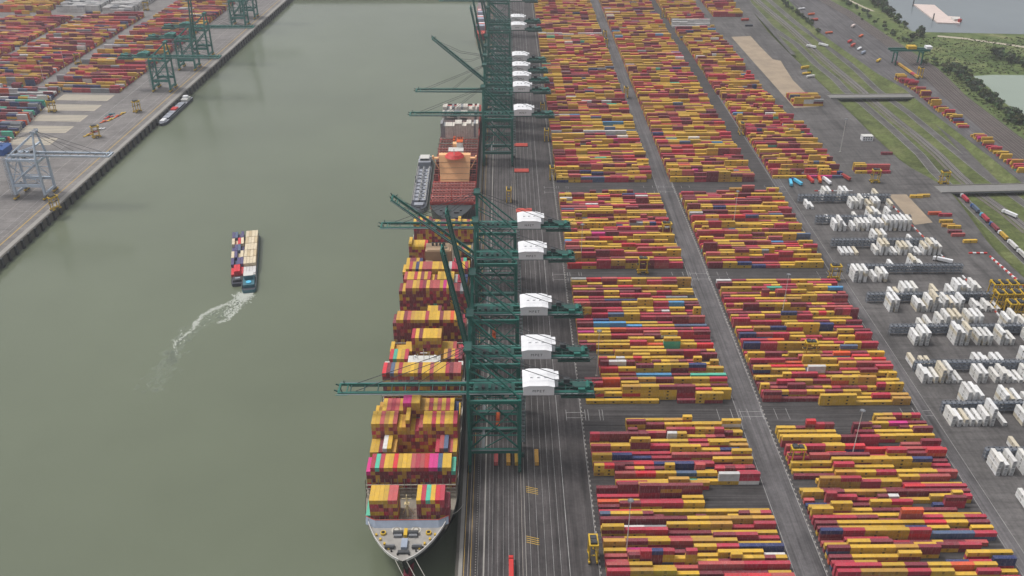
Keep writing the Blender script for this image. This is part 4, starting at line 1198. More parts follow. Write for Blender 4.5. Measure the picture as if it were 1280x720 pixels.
for (y, hgt, cl) in ((957, 6, ('white', 'white', 'grey', 'white')), (990, 6, ('white', 'white', 'white', 'grey')), (1003, 7, ('white', 'grey', 'white'))):
    for i in range(16):
        h = hgt - (R.random() < .3)
        cn = R.choice(cl)
        for t in range(h):
            if t < h - 2 and y != 957: continue
            put_container('stowed_container', 'long', cn, jitter(lin((212, 206, 196)) if cn == 'white' else LINC[cn], R, .06), (TX - 19.2 + i * 2.56, y, 14.8 + t * 2.66), rad(90), f"pale container on the red ship, {tier_word(t, h).replace(' from the ground', ' tier')}, {ORD[i + 1]} stack from water, {'front' if y == 957 else 'middle' if y == 990 else 'rear'} pale bay", 'pale containers on the red ship')
    if y != 957:
        g = MB(); g.box(TX - 20.4, TX + 20.4, y - 6, y + 6, 14.45, 14.8 + (hgt - 3) * 2.66, M['reefend']); g.build('lower_cargo', s2)

# bunker tanker alongside ----------------------------------------------------------------------------------
def barge_frame(name, label, cat, p_bow, p_stern, group=None):
    p_bow, p_stern = Vector(p_bow), Vector(p_stern)
    d = p_bow - p_stern
    t = empty(name, label, cat, (p_stern.x, p_stern.y, 0), math.atan2(d.y, d.x), group)
    return t, d.length            # local +x from stern to bow
def barge_hull(t, Lb, B, zd, mat, deck, nose=9, z0=WZ - 2):
    g = MB(); h = B / 2
    pl = [(0, -h * .8), (3, -h), (Lb - nose, -h), (Lb - nose * .4, -h * .7), (Lb, -h * .15), (Lb, h * .15), (Lb - nose * .4, h * .7), (Lb - nose, h), (3, h), (0, h * .8)]
    g.prism(pl, z0, zd, mat, cap=False); g.sheet([(x * .998 + .1, y * .97) for x, y in pl], zd - .25, deck)
    hl = g.build('hull', t); return hl
t, Lb = barge_frame('bunker_tanker', 'grey bunker tanker barge moored alongside the red ship bow', 'tanker barge', (-83.2, 806, 0), (-85, 937, 0))
barge_hull(t, Lb, 16.0, -3.6, M['bargeg'], M['bargedk'], 10)
g = MB(); g.box(6, 24, -6.5, 6.5, -3.8, 1.6, M['bargeg']); g.box(9, 20, -5, 5, 1.6, 4.4, M['offw']); g.box(20, 20.1, -4.5, 4.5, 2.2, 3.8, M['glass']); g.build('wheelhouse', t)
g = MB()
for yy in (-3.4, 3.4): g.box(30, 112, yy - 2.4, yy + 2.4, -3.8, -2.2, M['bargeg'])
for k in range(9): g.box(32 + k * 9, 33 + k * 9, -6.8, 6.8, -2.2, -1.6, M['bargedk']); g.box(35 + k * 9, 38 + k * 9, -1.4, 1.6, -2.15, -.9, M['grey']); g.tube((36 + k * 9, 4.6, -2.2), (36 + k * 9, 4.6, -1), .8, M['offw'], 8)
for k, yy in enumerate((-6.2, -5.2, -.6, .6, 5.4, 6.4)): g.tube((28, yy, -1.3), (114, yy, -1.3), .28, M['bargeg' if k % 2 else 'offw'], 6)
g.tube((70, -6, -2), (70, -6, 6), .5, M['grey'], 8); g.tube((70, -6, 6), (82, 1, 8), .35, M['grey'], 6); g.build('tank_deck', t)
g = MB(); g.box(Lb - 14, Lb - 8, -4.5, 4.5, -3.8, -2, M['bargeg']); g.tube((Lb - 6, -2, -3.4), (Lb - 6, 2, -3.4), .8, M['dgrey'], 10)
for yy in (-7.7, 7.7): g.box(4, Lb - 11, yy - .08, yy + .08, -3.6, -2.6, M['offw'])
g.build('bow_gear', t)

# pushed pair in mid-dock ------------------------------------------------------------------------------------
t, Lb = barge_frame('motor_barge', 'teal inland barge under way with cream containers and a foaming wake', 'barge', (-231.8, 764, 0), (-210.6, 656, 0))
mb = t
barge_hull(t, Lb, 11.4, -5, M['bargeteal'], M['bargedk'], 8)
g = MB(); g.box(4, 20, -4.6, 4.6, -5.2, -2.4, M['bargeteal']); g.box(13, 19, -3.6, 3.6, -2.4, 1.4, M['bargeteal']); g.box(19, 19.1, -3.2, 3.2, -.6, 1, M['glass']); g.box(12.6, 19.4, -3.9, 3.9, 1.4, 1.7, M['offw'])
g.tube((8, 0, -2.38), (8, 0, -1.6), 2.2, M['skyblue'], 14); g.box(22, 24, -5, 5, -5.2, -2.8, M['offw']); g.build('wheelhouse', t)
for yy in (-5.6, 5.6):
    g = MB(); g.box(3, Lb - 9, yy - .15, yy + .15, -5, -3.9, M['grey']); g.build('coaming', t)
ux = Vector((math.cos(t.rotation_euler.z), math.sin(t.rotation_euler.z), 0)); uy = Vector((-ux.y, ux.x, 0))
o0 = Vector(t.location)
def on_barge(o0, ux, uy, t, pool, rows, y0, bays, tiers, x0, who, group, r):
    for i in range(bays):
        for j in range(rows):
            h = tiers(i, j)
            for k in range(h):
                cn = pool(i, j, k)
                col = jitter(lin((214, 198, 168) if r.random() < .75 else (196, 176, 140)) if cn == 'cream' else lin((70, 64, 110)) if cn == 'violet' else LINC[cn], r, .07)
                p = o0 + ux * (x0 + i * 12.85) + uy * (y0 + j * 2.6)
                put_container('barge_container', 'long', 'white', col, (p.x, p.y, -4.9 + k * 2.75), t.rotation_euler.z, f"{cn} container on {who[4:]}, {tier_word(k, h).replace('alone on the ground', 'single').replace(' from the ground', '')} tier, {ORD[j + 1]} lane from right, {ORD[i + 1]} bay from stern", group)
rb = random.Random(9)
on_barge(o0, ux, uy, t, lambda i, j, k: 'cream' if i else 'white', 4, -3.8, 6, lambda i, j: 2 if i else 1, 30, 'the teal barge', 'containers on the teal barge', rb)
t, Lb = barge_frame('cargo_barge', 'dark dumb barge lashed beside the teal barge, mixed blue and cream containers', 'barge', (-243.2, 757, 0), (-222.3, 667, 0))
barge_hull(t, Lb, 10.6, -5.2, M['bargedk'], M['bargedk'], 6)
g = MB(); g.box(3, 10, -4, 4, -5.4, -3.6, M['dgrey']); g.box(4, 6, -2, 2, -3.6, -2.4, M['bargeg']); g.build('stern_house', t)
ux = Vector((math.cos(t.rotation_euler.z), math.sin(t.rotation_euler.z), 0)); uy = Vector((-ux.y, ux.x, 0))
bc = [['scarlet'] * 4, ['violet', 'violet', 'slate blue', 'violet'], ['cream', 'cream', 'violet', 'cream'], ['violet', 'slate blue', 'violet', 'violet'], ['cream', 'scarlet', 'cream', 'cream'], ['violet', 'violet', 'slate blue', 'violet']]
on_barge(Vector(t.location), ux, uy, t, lambda i, j, k: bc[i][j], 4, -3.8, 6, lambda i, j: 1 + (((i + j) % 3) > 0), 17, 'the dumb barge', 'containers on the dumb barge', rb)

# barge moored across the dock and far barge beyond the cranes ------------------------------------------------
p0, p1 = west(-8, 348), west(-8, 448)
t, Lb = barge_frame('inland_barge', 'grey inland barge with white wheelhouse moored at the west quay', 'barge', (p0.x, p0.y, 0), (p1.x, p1.y, 0))
barge_hull(t, Lb, 10, -4.6, M['bargedk'], M['bargeg'], 8)
g = MB(); g.box(6, 20, -4, 4, -4.8, -1.8, M['offw']); g.box(10, 15, -3, 3, -1.8, 1, M['white']); g.build('wheelhouse', t)
g = MB(); g.box(26, 84, -4, 4, -4.8, -3.2, M['bargedk']); 
for k in range(6): g.box(27 + k * 9.6, 35.6 + k * 9.6, -3.8, 3.8, -3.2, -2.9, M['bargeg'])
g.box(48, 58, -3.2, 3.2, -2.9, -1.4, M['red']); g.box(86, 96, -2.6, 2.6, -4.8, -2.6, M['white']); g.build('hatch', t)
t, Lb = barge_frame('coaster', 'narrow white and red coaster moored beneath the far upright booms', 'ship', (-36, 1430, 0), (-37, 1620, 0))
barge_hull(t, Lb, 15, 2, M['deckred'], M['deckred2'], 14)
g = MB(); g.box(4, 26, -6.5, 6.5, 1.8, 16, M['white']); g.box(26, 26.1, -6, 6, 13, 15, M['glass']); g.build('deckhouse', t)
g = MB()
for k in range(9):
    g.box(34 + k * 15, 46 + k * 15, -6.4, 6.4, 1.8, 4.4 + (k % 3) * 2.2, M[('white', 'deckred2', 'bluegrey')[k % 3]])
g.build('cargo_hatch', t)

# ------------------------------------------------------------------ BRIDGES over the cutting
M['deckgrey2'] = paint('bridge_surface', (128, 126, 124), .9, .5, .15, dark=.7)
def bridge(pa, pb, w, label):
    a, c = at(*pa), at(*pb)
    d = (c - a); Lb = d.length; t = empty('road_bridge', label, 'bridge', (a.x, a.y, 0), math.atan2(d.y, d.x))
    g = MB(); g.box(0, Lb, -w / 2, w / 2, -.5, .35, M['conc']); g.box(0, Lb, -w / 2 + 1, w / 2 - 1, .36, .4, M['deckgrey2']); g.build('deck', t)
    for q in (-1, 1):
        g = MB(); g.box(0, Lb, q * w / 2 - .25, q * w / 2 + .25, .36, 1.3, M['conc']); g.box(0, Lb, q * (w / 2 + .3) - .05, q * (w / 2 + .3) + .05, -.9, .5, M['grey']); g.build('parapet', t)
    n = 7
    for k in range(1, n):
        x = Lb * k / n
        g = MB(); g.box(x - .6, x + .6, -w / 2 + .8, w / 2 - .8, -1.4, -.52, M['concd'])
        for q in (-.32, 0, .32): g.tube((x, q * w, CZ - .4), (x, q * w, -1.4), .55, M['concd'], 8)
        g.build('pier', t)
b1 = bridge((1036, 121), (1140, 120), 14, 'concrete road bridge over the grass cutting, upper of the two bridges')
b2 = bridge((1172, 237), (1310, 234), 17, 'concrete road bridge over the grass cutting, lower one above the queued trucks')

# ------------------------------------------------------------------ STRADDLE CARRIERS
def straddle(label, loc, rotz, group='straddle carriers'):
    t = empty('straddle_carrier', label, 'straddle carrier', loc, rotz, group)
    for sy in (-1, 1):
        g = MB(); y = sy * 2.15
        g.box(-4.7, 4.7, y - .45, y + .45, 1.1, 2.1, M['yellow']); g.box(-2, 2, y + sy * .46 - .25, y + sy * .46 + .25, 1.2, 2.3, M['dgrey'])
        wb = g.build('wheel_beam', t)
        for k in (-3.9, -1.4, 1.4, 3.9):
            w = MB(); w.tube((k, y - .38, .85), (k, y + .38, .85), .85, M['black'], 12); w.tube((k, y - .4, .85), (k, y + .4, .85), .4, M['yellow'], 8); w.build('wheel', wb)
        for sx in (-1, 1):
            g = MB(); g.beam((sx * 3.4, y, 2.1), (sx * 3.4, y, 13), .75, .6, M['yellow']); g.beam((sx * 3.8, y, 2.1), (sx * 3.8, y, 13), .06, .06, M['dgrey']); g.build('leg', t)
        g = MB(); g.box(-4.4, 4.4, y - .4, y + .4, 13, 14, M['yellow']); g.build('top_beam', t)
    g = MB()
    for x in (-4.0, 4.0): g.box(x - .4, x + .4, -1.75, 1.75, 13.1, 13.9, M['yellow'])
    g.box(-3.5, -.6, -1.7, 1.7, 13.95, 15.3, M['dgrey']); g.box(.2, 2.6, -1.5, 1.5, 13.95, 14.9, M['dgrey']); g.tube((-2.6, 1.2, 15.3), (-2.6, 1.2, 16.2), .18, M['black'], 6)
    g.box(-3.6, 3.6, -1.75, 1.75, 13.3, 13.6, M['dgrey']); g.build('engine_deck', t)
    g = MB(); g.box(3.3, 5.2, .5, 2.2, 10.9, 12.9, M['yellow']); g.box(5.2, 5.24, .6, 2.1, 11.3, 12.7, M['glass']); g.build('driver_cab', t)
    g = MB(); g.box(-5.9, 5.9, -.9, -.5, 8.2, 8.6, M['dgrey']); g.box(-5.9, 5.9, .5, .9, 8.2, 8.6, M['dgrey']); g.box(-1.5, 1.5, -.5, .5, 8.1, 8.7, M['yellow'])
    for x in (-5.7, 5.7): g.box(x - .2, x + .2, -1.2, 1.2, 8.0, 8.5, M['yellow'])
    for x in (-2, 2):
        for yy in (-.7, .7): g.tube((x, yy, 8.6), (x, yy, 13.3), .05, M['dgrey'], 4)
    g.build('spreader', t)
    return t
sc0 = straddle('yellow straddle carrier driving in the lane beside the front quayside stacks', at(740.5, 698), rad(90))
SC = [((70, 262), 60, 'yellow straddle carrier beside the feet of the pale blue crane'), ((121, 172), 40, 'yellow straddle carrier by the loose spreaders on the west apron'), ((172, 140), 60, 'straddle carrier on the west apron inland of the moored barge'), ((66, 140), 0, 'straddle carrier among the mixed stacks across the dock'), ((98, 80), 30, 'straddle carrier in the lane between stacks across the dock'), ((690, 224), 90, 'yellow straddle carrier on the apron edge level with the red ship bow'), ((683, 176), 90, 'yellow straddle carrier near the quay stacks just below lowest upper crane house'), ((678, 143), 90, 'yellow straddle carrier at the quay stacks, left of a green one above'),
      ((1042, 350), 0, 'yellow straddle carrier between the inner stacks and the reefer racks'), ((803, 341), 0, 'yellow straddle carrier at the gap below the second quayside block'), ((832, 296), 0, 'straddle carrier over the rows at the east edge of quayside block'),
      ((994, 581), 0, 'yellow straddle carrier straddling the third row of the inner front block'), ((1011, 447), 0, 'straddle carrier over the rows of the inner second block'), ((757, 60), 90, 'straddle carrier in the middle lane, lower of a far pair'), ((756, 50), 90, 'straddle carrier in the middle lane, upper of a far pair'),
      ((782, 122), 90, 'straddle carrier in the middle lane beside the far quayside block'), ((829, 22), 90, 'straddle carrier in the inner lane by the white container row'), ((926, 168), 90, 'straddle carrier in the inner lane beside the third block'), ((1093, 228), 0, 'yellow straddle carrier among orange gear below the south stack'),
      ((1179, 230), 0, 'yellow straddle carrier waiting at the near bridge end'), ((1149, 97), 90, 'yellow straddle carrier standing at the railway train'), ((636, 252), 90, 'yellow straddle carrier under the quay cranes near the red ship'), ((183, 13), 0, 'straddle carrier beyond the far stacks across the dock')]
for p, a, lab in SC: place_copy(sc0, at(*p), rad(a), lab)
k = 0
for j in range(3):
    for i in range(5 - (j == 0)):
        p = at(1243, 386) + Vector((j * 2.2 + i * 6.4 + (6 if j == 0 else 0), -j * 15 + 18, 0))
        place_copy(sc0, p, rad(90), 'idle yellow and black straddle carrier parked in the pack beside the reefer yard', 'parked straddle carriers'); k += 1

# ------------------------------------------------------------------ LIGHT MASTS
def mast(label, loc):
    t = empty('light_mast', label, 'light mast', loc, 0, 'yard light masts')
    g = MB(); g.tube((0, 0, .6), (0, 0, 38), .34, M['offw'], 8, .16); g.build('pole', t)
    g = MB(); g.box(-1.1, 1.1, -1.1, 1.1, 0, .6, M['conc']); g.build('base', t)
    g = MB(); g.tube((0, 0, 37.4), (0, 0, 37.7), 1.3, M['grey'], 12); h = g.build('head_frame', t)
    for k in range(8):
        a = k * math.pi / 4; c, s = math.cos(a), math.sin(a)
        g = MB(); g.obox((c * 1.5, s * 1.5), (c, s), .4, .6, 36.9, 37.6, M['grey']); g.build('floodlight', h)
    return t
m0 = mast('tall pale light mast rising from the front quayside stacks', at(783, 690))
for p, lab in (((746, 470), 'tall pale light mast at the quay end of the second quayside block'), ((1064, 574), 'pale light mast at the gap behind the inner front block'), ((977, 396), 'pale light mast amid the inner second block'), ((916, 286), 'pale light mast amid the inner third block'), ((726, 330), 'pale light mast at the second quayside block near gap'), ((1050, 190), 'slim mast on the open yard beside the pad stack'), ((640, 345), 'pale mast on the apron between the crane legs'), ((58, 112), 'pale mast among the stacks across the dock'), ((84, 95), 'pale mast at the lane across the dock')):
    place_copy(m0, at(*p), 0, lab)

# ------------------------------------------------------------------ TRUCKS
def truck(label, loc, rotz, cabmat, group, body=None):
    t = empty('truck', label, 'truck', loc, rotz, group)
    g = MB(); g.box(7.2, 9.3, -1.24, 1.24, .9, 3.3, M[cabmat]); g.box(7.0, 8.6, -1.1, 1.1, 3.3, 3.9, M[cabmat]); g.box(9.3, 9.34, -1.1, 1.1, 2.1, 3.1, M['glass']); c = g.build('cab', t)
    g = MB()
    for q in (-1, 1): g.box(9.34, 9.4, q * .9 - .2, q * .9 + .2, 1.1, 1.4, M['white'])
    g.box(9.34, 9.38, -.6, .6, 1.1, 1.7, M['dgrey']); g.build('grille', c)
    g = MB(); g.box(-6.4, 6.6, -.5, .5, .9, 1.3, M['dgrey']); g.box(-6.4, 6.2, -1.2, 1.2, 1.3, 1.42, M['dgrey']); g.build('chassis', t)
    if body: g = MB(); g.box(-6.3, 6.1, -1.24, 1.24, 1.43, 4.0, M[body]); g.build('box_body', t)
    for x in (-5.2, -3.9, 5.0, 8.3):
        for q in (-1, 1): g = MB(); g.tube((x, q * 1.2 - .18, .5), (x, q * 1.2 + .18, .5), .5, M['black'], 10); g.build('wheel', t)
    return t
P2 = [at(px, py, CZ + .1) for px, py in ((1200, 245), (1240, 284), (1290, 333))]
P2[1].x -= 0
prt = {}
def on_road(px): 
    for (a, c) in zip(((1200, 245), (1240, 284)), ((1240, 284), (1290, 333))):
        if a[0] <= px <= c[0]:
            u = (px - a[0]) / (c[0] - a[0]); return at(px, a[1] + (c[1] - a[1]) * u, CZ + .12)
for px, cab, cn, lab in ((1206, 'white', 'crimson', 'first truck of the queue below the bridge, white cab'), (1219, 'blue', 'slate blue', 'second truck of the queue, blue cab'), (1231, 'skyblue', 'crimson', 'third truck of the queue, light blue cab'), (1243, 'blue', 'maroon', 'fourth truck of the queue, dark blue cab'), (1254, 'white', 'yellow', 'truck with white cab and yellow box near the queue end'), (1266, 'white', 'white', 'truck with white cab and pale box behind the yellow-laden one'), (1278, 'white', 'white', 'last truck of the queue, white box cut by photo edge')):
    p = on_road(px); q = on_road(px + 2); r_ = math.atan2(p.y - q.y, p.x - q.x)
    if cab not in prt: prt[cab] = truck(lab, p, r_ + math.pi * 0, cab, 'trucks queued on the cutting road')
    else: place_copy(prt[cab], p, r_, lab)
    u = Vector((math.cos(r_), math.sin(r_), 0))
    put_container('shipping_container', 'long', cn, jitter(LINC[cn], R), p + Vector((0, 0, 1.45)), r_, f"{cn} container riding on the {lab.split(' truck')[0] + ' truck' if ' truck' in lab else 'truck'} of the bridge queue" if lab[0] != 't' else f"{cn} container riding on the queued truck behind the fourth", 'containers on the queued trucks')
for px, py, a, cab, lab in ((988, 231, 80, 'blue', 'light blue truck parked below the third block, west end'), (997, 230, 110, 'blue', 'dark blue truck parked beside the light blue one below the third block'), (1013, 227, 95, 'red', 'red truck among the cluster parked below the third block'), (1024, 227, 80, 'orange', 'orange truck among the cluster parked below the third block'), (1034, 229, 100, 'white', 'white truck among the cluster parked below the third block'), (1057, 224, 110, 'white', 'white truck with maroon load below the east corner of third block'),
                             (1263, 270, 118, 'white', 'white lorry driving on the rail-side road below the near bridge'), (1015, 60, 130, 'white', 'pale lorry driving on the cutting road beside the sandy pad'), (1030, 58, 130, 'white', 'lone lorry on the far cutting road'), (639, 716, 90, 'red', 'red terminal tractor on the apron at the bottom edge'), (1180, 328, 150, 'white', 'white lorry turning at the reefer yard corner')):
    z = CZ + .25 if (px, py) in ((1263, 270), (1015, 60), (1030, 58)) else .05
    truck(lab, at(px, py, z), rad(a), cab, 'lorries about the yard', {'blue': 'skyblue' if 'light' in lab else 'blue', 'red': 'red', 'orange': 'orange', 'white': 'deckred' if 'maroon' in lab else 'white'}[cab])

# small equipment on the apron -------------------------------------------------------------------------------
def pontoon(label, loc, rotz, mat, sx=14, sy=10.5, group='hatch covers on the quay'):
    t = empty('hatch_cover', label, 'hatch cover', loc, rotz, group)
    g = MB(); g.box(-sx / 2, sx / 2, -sy / 2, sy / 2, .3, 1.3, M[mat]); g.build('panel', t)
    g = MB()
    for k in range(5): x = -sx / 2 + 1 + k * (sx - 2) / 4; g.box(x - .15, x + .15, -sy / 2, sy / 2, 1.3, 1.5, M[mat])
    g.box(-sx / 2, sx / 2, -.2, .2, 1.3, 1.52, M[mat])
    for x in (-sx / 2 + .6, sx / 2 - .6): g.box(x - .3, x + .3, -sy / 2, sy / 2, 0, .3, M['dgrey'])
    g.build('stiffeners', t); return t
for (px, py, lab) in ((651, 182, 'red hatch cover lying on the quay, upper of two right of crane legs'), (652, 214, 'red hatch cover lying on the quay level with the tan deckhouse'), (655, 264, 'red hatch cover lying behind the topmost lower-cluster crane')):
    pontoon(lab, at(px, py), 0, 'deckred2', 15, 8)
def spreader_(label, loc, rotz, mat):
    t = empty('crane_spreader', label, 'spreader', loc, rotz, 'spreaders laid out on the west apron')
    g = MB(); g.box(-6, 6, -.9, .9, .2, .8, M[mat]); g.box(-1.6, 1.6, -1.1, 1.1, .8, 1.9, M[mat]); g.build('frame', t)
    for x in (-5.8, 5.8): g = MB(); g.box(x - .25, x + .25, -1.2, 1.2, 0, .7, M['dgrey']); g.build('end_beam', t)
    return t
for i, (d, s, mt, lab) in enumerate(((55, 338, 'orange', 'orange spreader laid down on the west apron, first of the cluster'), (50, 345, 'yellow', 'yellow spreader laid in the cluster on the west apron'), (56, 353, 'red', 'red spreader lying in the cluster on west apron'), (47, 357, 'orange', 'orange spreader lying inland of the moored barge'), (58, 362, 'bargeteal', 'green spreader at the top of the west apron cluster'), (45, 366, 'yellow', 'yellow spreader at the quay side of the west apron cluster'), (54, 293, 'yellow', 'yellow spreader lying apart from the cluster on west apron'), (52, 302, 'deckred', 'maroon spreader lying apart from the cluster on west apron'), (48, 312, 'white', 'white spreader lying apart from the cluster on west apron'))):
    spreader_(lab, west(d, s), QROT + rad(55 if i > 5 else 75 if i % 2 else 60), mt)
for px, py, cn, lab in ((1145, 247, 'yellow', 'yellow container on trailer row beside the sandy pad, west one'), (1154, 246, 'yellow', 'yellow container beside the sandy pad, east one'), (1168, 268, 'orange', 'orange container set on the open east yard'), (1181, 270, 'crimson', 'crimson container beside the orange one on east yard'), (1182, 278, 'yellow', 'yellow container, upper one of the east yard trio'), (1185, 283, 'ochre', 'ochre container in the middle of the east yard trio'), (1192, 285, 'yellow', 'yellow container, lower one of the east yard trio'), (1193, 291, 'maroon', 'maroon container stacked in a pair on the east yard'), (1197, 295, 'brick red', 'brick red container below the maroon one on the east yard'), (1212, 303, 'yellow', 'last yellow container near the red and white barrier'), (1108, 193, 'maroon', 'maroon container standing alone above the south stack'), (990, 119, 'maroon', 'maroon container standing on the sandy pad')):
    put_container('shipping_container', 'long', cn, jitter(LINC[cn], R), at(px, py, .08), R.uniform(-.05, .05), lab, 'loose containers on the east yard')
t = empty('site_office', 'small white flat-roofed office cabin alone on the open yard', 'cabin', at(1083, 175), 0)
g = MB(); g.box(-6, 6, -3.5, 3.5, 0, 5.4, M['white']); g.build('wall', t)
g = MB(); g.box(-6.2, 6.2, -3.7, 3.7, 5.4, 5.7, M['offw']); g.build('roof', t)
for k in range(4):
    for z in (1, 3.4): g = MB(); g.box(-5 + k * 2.7, -3.4 + k * 2.7, -3.56, -3.5, z, z + 1.2, M['glass']); g.build('window', t)

# rail gantry crane and wagons -----------------------------------------------------------------------------------
pg = at(1131, 80)
t = empty('rail_gantry', 'green rail gantry crane with yellow and white machinery over the tracks', 'gantry crane', (pg.x, pg.y, 0), rad(0))
for x in (-16, 20):
    for y in (-6, 6): g = MB(); g.beam((x, y, 1.2), (x, y, 19), 1.4, 1.4, M['teal']); g.box(x - .8, x + .8, y - 2, y + 2, 0, 1.2, M['dgrey']); g.build('leg', t)
    g = MB(); g.box(x - .7, x + .7, -5.2, 5.2, 16, 18.2, M['teal']); g.build('end_beam', t)
for y in (-4, 4): g = MB(); g.box(-26, 30, y - .8, y + .8, 19.02, 22, M['teal']); g.build('girder', t)
g = MB(); g.box(-2, 10, -4.6, 4.6, 22.02, 26, M['yellow']); g.build('trolley_house', t)
g = MB(); g.box(24, 32, -4.6, 4.6, 22.02, 25.5, M['white']); g.build('electrical_house', t)
for k in range(7):
    a = at(1121 + k * 4.0, 80.5 + k * 2.8, .15); d = at(1121 + k * 4 + 2, 80.5 + k * 2.8 + 1.4, .15) - a
    r_ = math.atan2(d.y, d.x)
    t = empty('rail_wagon', f'flat rail wagon in the loaded train, {ORD[k + 1]} from the green gantry', 'wagon', a, r_, 'wagons of the loaded train')
    g = MB(); g.box(-6.6, 6.6, -1.3, 1.3, .9, 1.25, M['dgrey']); g.build('bed', t)
    for x in (-4.8, 4.8): g = MB(); g.box(x - 1.1, x + 1.1, -1, 1, .1, .9, M['black']); g.build('bogie', t)
    cn = ('maroon', 'yellow', 'ochre', 'yellow', 'yellow', 'crimson', 'yellow')[k]
    put_container('shipping_container', 'long', cn, jitter(LINC[cn], R), a + Vector((0, 0, 1.28)), r_, f'{cn} container on the train wagon {ORD[k + 1]} from the green gantry', 'containers on the train')
# side-yard vehicles along the far cutting edge
for i, (px, py, mt, lab) in enumerate(((1002, 12, 'white', 'white tank trailer on the far side yard'), (1014, 19, 'orange', 'orange plant machine on the far side yard'), (1018, 26, 'deckred2', 'red flat trailer on the far side yard'), (1036, 42, 'orange', 'orange machine standing by the side yard edge'), (1062, 53, 'red', 'red trailer, upper of a pair on the side yard'), (1066, 58, 'deckred2', 'red trailer, lower of a pair on the side yard'), (1074, 62, 'white', 'white trailer, upper one beside the red pair'), (1079, 67, 'bluegrey', 'pale trailer below the white one on side yard'), (1066, 34, 'pinkw', 'pale open shed roofed bay beside the railway'), (1076, 46, 'orange', 'orange machine beside the railway line'), (1098, 77, 'yellow', 'yellow trailer below the pale trailers on side yard'), (1006, 86, 'yellow', 'yellow machine parked at the cutting edge'), (1008, 93, 'yellow', 'yellow flat machine parked lower at the cutting edge'), (1013, 97, 'offw', 'pale heap trailer parked at the cutting edge'), (931, 26, 'deckred2', 'red flat trailer on bare ground beside third end block'), (936, 33, 'bargedk', 'dark flat trailer on bare ground beside third end block'))):
    t = empty('trailer', lab, 'trailer', at(px, py, .08), rad(5 if px < 960 else 50 if px > 1050 else 20), 'trailers and machines on the side yards')
    g = MB(); g.box(-6, 6, -1.5, 1.5, 1.0, 2.9 + (i % 3) * .5, M[mt]); g.build('load', t)
    g = MB(); g.box(-6.4, 6.4, -1.2, 1.2, .6, .98, M['dgrey'])
    g.build('chassis', t)
    for x in (-4.5, 4): g = MB(); g.tube((x, -1.3, .5), (x, 1.3, .5), .5, M['black'], 8); g.build('axle', t)
# work barge on the lake
t = empty('work_barge', 'pale flat work barge with rusty gear moored on the lake', 'barge', (0, 0, 0))
g = MB(); pts = [at(*p, 1.6) for p in ((1142, 5), (1168, 6), (1185, 20), (1200, 21), (1200, 29), (1172, 28))]; g.prism([(p.x, p.y) for p in pts][::-1], .0, 1.6, M['pinkw']); g.build('pontoon', t)
p = at(1194, 25, 1.6); g = MB(); g.box(p.x - 5, p.x + 5, p.y - 8, p.y + 6, 1.6, 5, M['offw']); g.build('cabin', t); g = MB(); g.tube((p.x + 2, p.y - 12, 1.6), (p.x + 2, p.y - 12, 6), 3, M['deckred'], 10); g.build('winch', t)
for q in ((1141, 8), (1166, 26)): p = at(*q, .1); g = MB(); g.tube((p.x, p.y, -2), (p.x, p.y, 12), 1, M['dgrey'], 8); g.build('spud_pole', t)

# ------------------------------------------------------------------ WAKE
rk = random.Random(3)
def foam_path(pts, w0, w1, n, b, mat='foam', big=1.0, z=WZ + .05):
    P = [at(px, py, WZ) for px, py in pts]
    seg = [(P[i + 1] - P[i]).length for i in range(len(P) - 1)]; tot = sum(seg)
    for _ in range(n):
        u = rk.random() ** .85; s = u * tot; i = 0
        while i < len(seg) - 1 and s > seg[i]: s -= seg[i]; i += 1
        c = P[i].lerp(P[i + 1], s / seg[i]); w = w0 + (w1 - w0) * u
        d = (P[i + 1] - P[i]).normalized(); nn = Vector((-d.y, d.x, 0))
        c = c + nn * rk.gauss(0, .4) * w + d * rk.uniform(-1, 1)
        wob = math.sin(u * 34) * .8 * u + math.sin(u * 90) * .4
        c = c + nn * wob
        if rk.random() < .18 + .2 * u: continue
        sz = rk.uniform(.16, .5) * rk.choice((.7, 1, 1.4)) * big; a0 = rk.random() * 6.3; k = rk.randint(4, 6)
        el = rk.uniform(1, 2.2); ct, st = d.x, d.y
        vs = []
        for j in range(k):
            aa = a0 + j * 6.283 / k; rr_ = sz * rk.uniform(.6, 1.2); x_, y_ = math.cos(aa) * rr_ * el, math.sin(aa) * rr_
            vs.append((c.x + x_ * ct - y_ * st, c.y + x_ * st + y_ * ct, z + rk.uniform(0, .12)))
        b.add(vs, [tuple(range(k))], M[mat])
M['foam'] = paint('foam_white', (206, 210, 200), .7, .2, .6, dark=.8)
M['foam'].node_tree.nodes['Principled BSDF'].inputs['Alpha'].default_value = .62
M['churn'] = paint('churned_water', (150, 160, 140), .5, .2, .3)
M['churn'].node_tree.nodes['Principled BSDF'].inputs['Alpha'].default_value = .16
b = MB()
foam_path([(313, 366), (307, 370), (298, 374)], 6.5, 10, 1900, b)
foam_path([(300, 373), (285, 380), (268, 386), (255, 393), (247, 401), (243, 407)], 4.2, 2.0, 900, b)
foam_path([(304, 374), (297, 386), (288, 396), (280, 402), (272, 403)], 4.2, 2.0, 560, b)
foam_path([(243, 404), (242, 411), (233, 418), (222, 426), (217, 431)], 2.0, 1.8, 260, b)
foam_path([(217, 424), (219, 434), (222, 442), (226, 444)], 1.8, 1.6, 90, b)
foam_path([(298, 376), (290, 386), (282, 396)], 9, 6, 420, b)
foam_path([(306, 371), (270, 389), (245, 404), (219, 430)], 9, 7, 170, b)
foam_path([(313, 366), (302, 373), (290, 384), (272, 394), (245, 408), (222, 430), (210, 452), (185, 490)], 9, 14, 560, b, 'churn', 5.5, WZ + .02)
b.build('wake_foam', kind='stuff')

